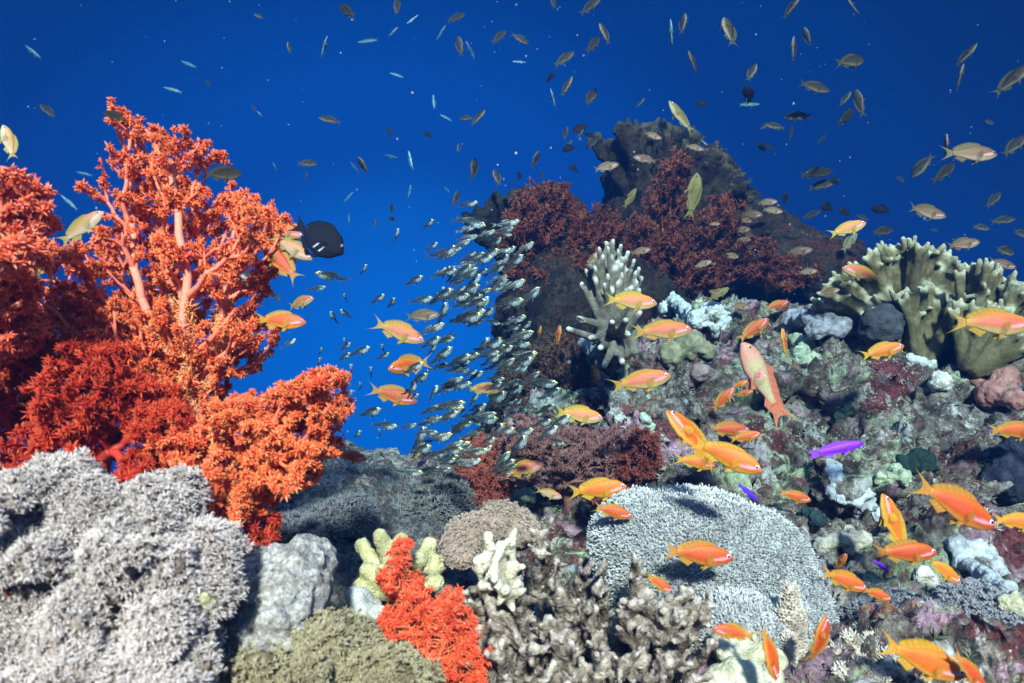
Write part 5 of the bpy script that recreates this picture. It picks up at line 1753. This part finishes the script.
far_objs = []
KIND = {'f': 'far', 's': 'slimblue', 'b': 'black', 'd': 'dim'}
WORD = {'f': 'dark olive fish', 's': 'slender pale blue fish', 'b': 'black fish', 'd': 'dim rosy fish'}
for item in FAR.replace('\n', '|').split('|'):
    k, x0, y0, x1, y1 = item.split()
    h_, t_ = (float(x0), float(y0)), (float(x1), float(y1))
    pix = math.hypot(h_[0] - t_[0], h_[1] - t_[1])
    yaw = rng.choice([-25, -10, 0, 10, 25])
    L = {'f': .075, 's': .08, 'b': .05, 'd': .07}[k] * rng.uniform(.85, 1.1)
    upv = (rng.uniform(-.4, .4), rng.uniform(-.3, .3), 1) if abs(h_[0] - t_[0]) > pix * .5 else (rng.choice([-1, 1]), rng.uniform(-.8, .8), .5)
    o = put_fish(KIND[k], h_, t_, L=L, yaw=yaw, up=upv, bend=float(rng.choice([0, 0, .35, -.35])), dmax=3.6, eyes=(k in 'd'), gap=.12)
    sz = 'small' if pix < 15 else ('large' if pix > 30 else 'mid-sized')
    tag(o, None, 'fish', {'f': 'dark fish out in the blue water', 's': 'slender blue fish out in the water', 'b': 'black fish near the pinnacle', 'd': 'rosy fish by the pinnacle'}[k])
    far_objs.append((o, f'{sz} {WORD[k]} heading {dir_words(h_, t_)} {place_words(*h_)}', h_[0]))
unique_labels(far_objs)

# ---- the silver school: those that stand out, then the crowd between them
SILV = """241 271 283 304|318 274 352 280|326 287 304 290|369 266 356 276|386 295 366 305|397 299 384 309|345 294 347 304|342 310 352 319|332 312 338 326|400 229 391 248
478 203 453 206|470 219 449 221|435 222 419 228|476 226 452 233|478 236 452 240|520 221 488 226|514 228 490 232|438 243 422 253|458 252 420 256|486 254 455 262|478 262 448 268|516 248 492 258|447 268 428 280|424 277 400 286|433 298 404 303|440 294 428 304|452 268 438 278|505 265 480 278|508 276 482 284|504 286 474 294|465 277 448 288|488 270 470 276|470 292 448 302|474 302 446 308|521 300 500 310|486 311 448 318|476 316 442 322|526 316 496 326|522 326 500 332|484 320 462 328|455 334 435 342|440 325 424 332|502 338 480 348
503 341 468 352|538 353 496 360|524 342 500 350|522 366 498 374|528 366 508 378|520 380 500 386|518 390 500 398|480 354 450 362|466 366 440 372|470 361 448 372|460 384 442 394|455 338 430 344|463 378 436 388|438 406 420 414|466 402 424 412|480 414 460 420|486 412 466 418|416 388 398 396|420 394 406 400
352 343 336 352|371 347 343 358|390 353 372 361|352 353 334 362|353 364 350 378|372 366 370 384|362 382 358 394|354 390 346 400|383 408 352 418|398 426 366 424|417 424 396 430|381 428 378 440|363 430 350 440|380 450 384 460|324 348 316 356|323 358 314 368|345 338 347 348|383 344 384 356|430 370 420 380|445 352 436 364|262 333 254 350|296 339 278 350|270 348 256 358"""
silv_objs = []


def silver_words(x, y):
    if x < 330:
        return 'beside the tree soft coral'
    if x < 405:
        return 'left of the silver school' if y < 340 else 'above the bushy red soft coral'
    if y < 262:
        return 'atop the silver school'
    if y < 310:
        return 'in the upper silver school'
    if y < 362:
        return 'in the lower silver school'
    return 'under the silver school'


for item in SILV.replace('\n', '|').split('|'):
    x0, y0, x1, y1 = map(float, item.split())
    h_, t_ = (x0, y0), (x1, y1)
    pix = math.hypot(x0 - x1, y0 - y1)
    o = put_fish('glass', h_, t_, behind=x0 < 300, d=1.2 if x0 < 300 else None, L=.075, yaw=float(rng.choice([0, 15, 30])) if pix > 18 else 50, up=(0, rng.uniform(-.25, .25), 1), bend=float(rng.choice([0, 0, .3])), dmax=1.75, gap=.10)
    tag(o, None, 'fish', 'silver glassfish in the school')
    sz = 'small' if pix < 17 else ('large' if pix > 34 else 'mid-sized')
    silv_objs.append((o, f'{sz} glassfish heading {dir_words(h_, t_)} {silver_words(*h_)}', x0))
unique_labels(silv_objs)
n_more = 0
while n_more < 135:
    x, y = rng.normal(468, 44), rng.uniform(215, 475)
    edge = np.interp(y, [225, 260, 300, 350, 400, 470], [455, 415, 405, 395, 388, 380])
    if rng.uniform() > np.clip((x - edge) / 60, 0, 1):
        continue
    pix = rng.uniform(17, 40)
    a = math.radians(rng.normal(24, 16))
    o = put_fish('glass', (x + math.cos(a) * pix / 2, y - math.sin(a) * pix / 2), (x - math.cos(a) * pix / 2, y + math.sin(a) * pix / 2), L=.07, yaw=float(rng.choice([0, 20, 35])),
                 up=(0, rng.uniform(-.25, .25), 1), bend=float(rng.choice([0, 0, .3])), eyes=pix > 22, d=rng.uniform(1.25, 1.8), gap=.12)
    tag(o, 'dim silver glassfish packed deep inside the dense school, body mostly behind others', 'fish', 'glassfish packed deep in the dense school')
    n_more += 1

# ------------------------------------------------------------------ drifting specks and the water itself
g = Geo()
for i in range(230):
    d = rng.uniform(.35, 2.2)
    x, y = rng.uniform(0, 1024), rng.uniform(0, 683) ** 1.0 * rng.uniform(.3, 1)
    r = d / F * rng.choice([.4, .6, .9, 1.5], p=[.45, .3, .18, .07])
    sphere_geo(g, at(x, y, d), (r * rng.uniform(.7, 1.5), r, r * rng.uniform(.7, 1.4)), 6, 4, (.6, .64, .68, rng.choice([.25, .5, .8])))
M_speck = vmat('drifting specks', .6, .3, 50, 0, 0, transl=.3, fins=True)
tag(link('plankton', g.mesh('plankton'), M_speck), kind='stuff')

hz = bpy.data.meshes.new('haze')
X0, X1, Y0, Y1, Z0, Z1 = -5.0, 5.0, -0.45, 7.5, -6.0, 1.1
hv = [(x, y, z) for x in (X0, X1) for y in (Y0, Y1) for z in (Z0, Z1)]
hz.from_pydata(hv, [], [(0, 1, 3, 2), (4, 6, 7, 5), (0, 4, 5, 1), (2, 3, 7, 6), (0, 2, 6, 4), (1, 5, 7, 3)])
hm = bpy.data.materials.new('sea water')
hm.use_nodes = True
ht = hm.node_tree
for n in list(ht.nodes):
    ht.nodes.remove(n)
ho = nd(ht, 'ShaderNodeOutputMaterial')
hp = nd(ht, 'ShaderNodeVolumePrincipled')
hp.inputs['Color'].default_value = (0.003, 0.016, 0.058, 1)
hp.inputs['Absorption Color'].default_value = (0.45, 0.72, 0.84, 1)
hp.inputs['Density'].default_value = 0.8
hp.inputs['Anisotropy'].default_value = 0.3
ht.links.new(hp.outputs[0], ho.inputs['Volume'])
tag(link('haze', hz, hm), kind='stuff')
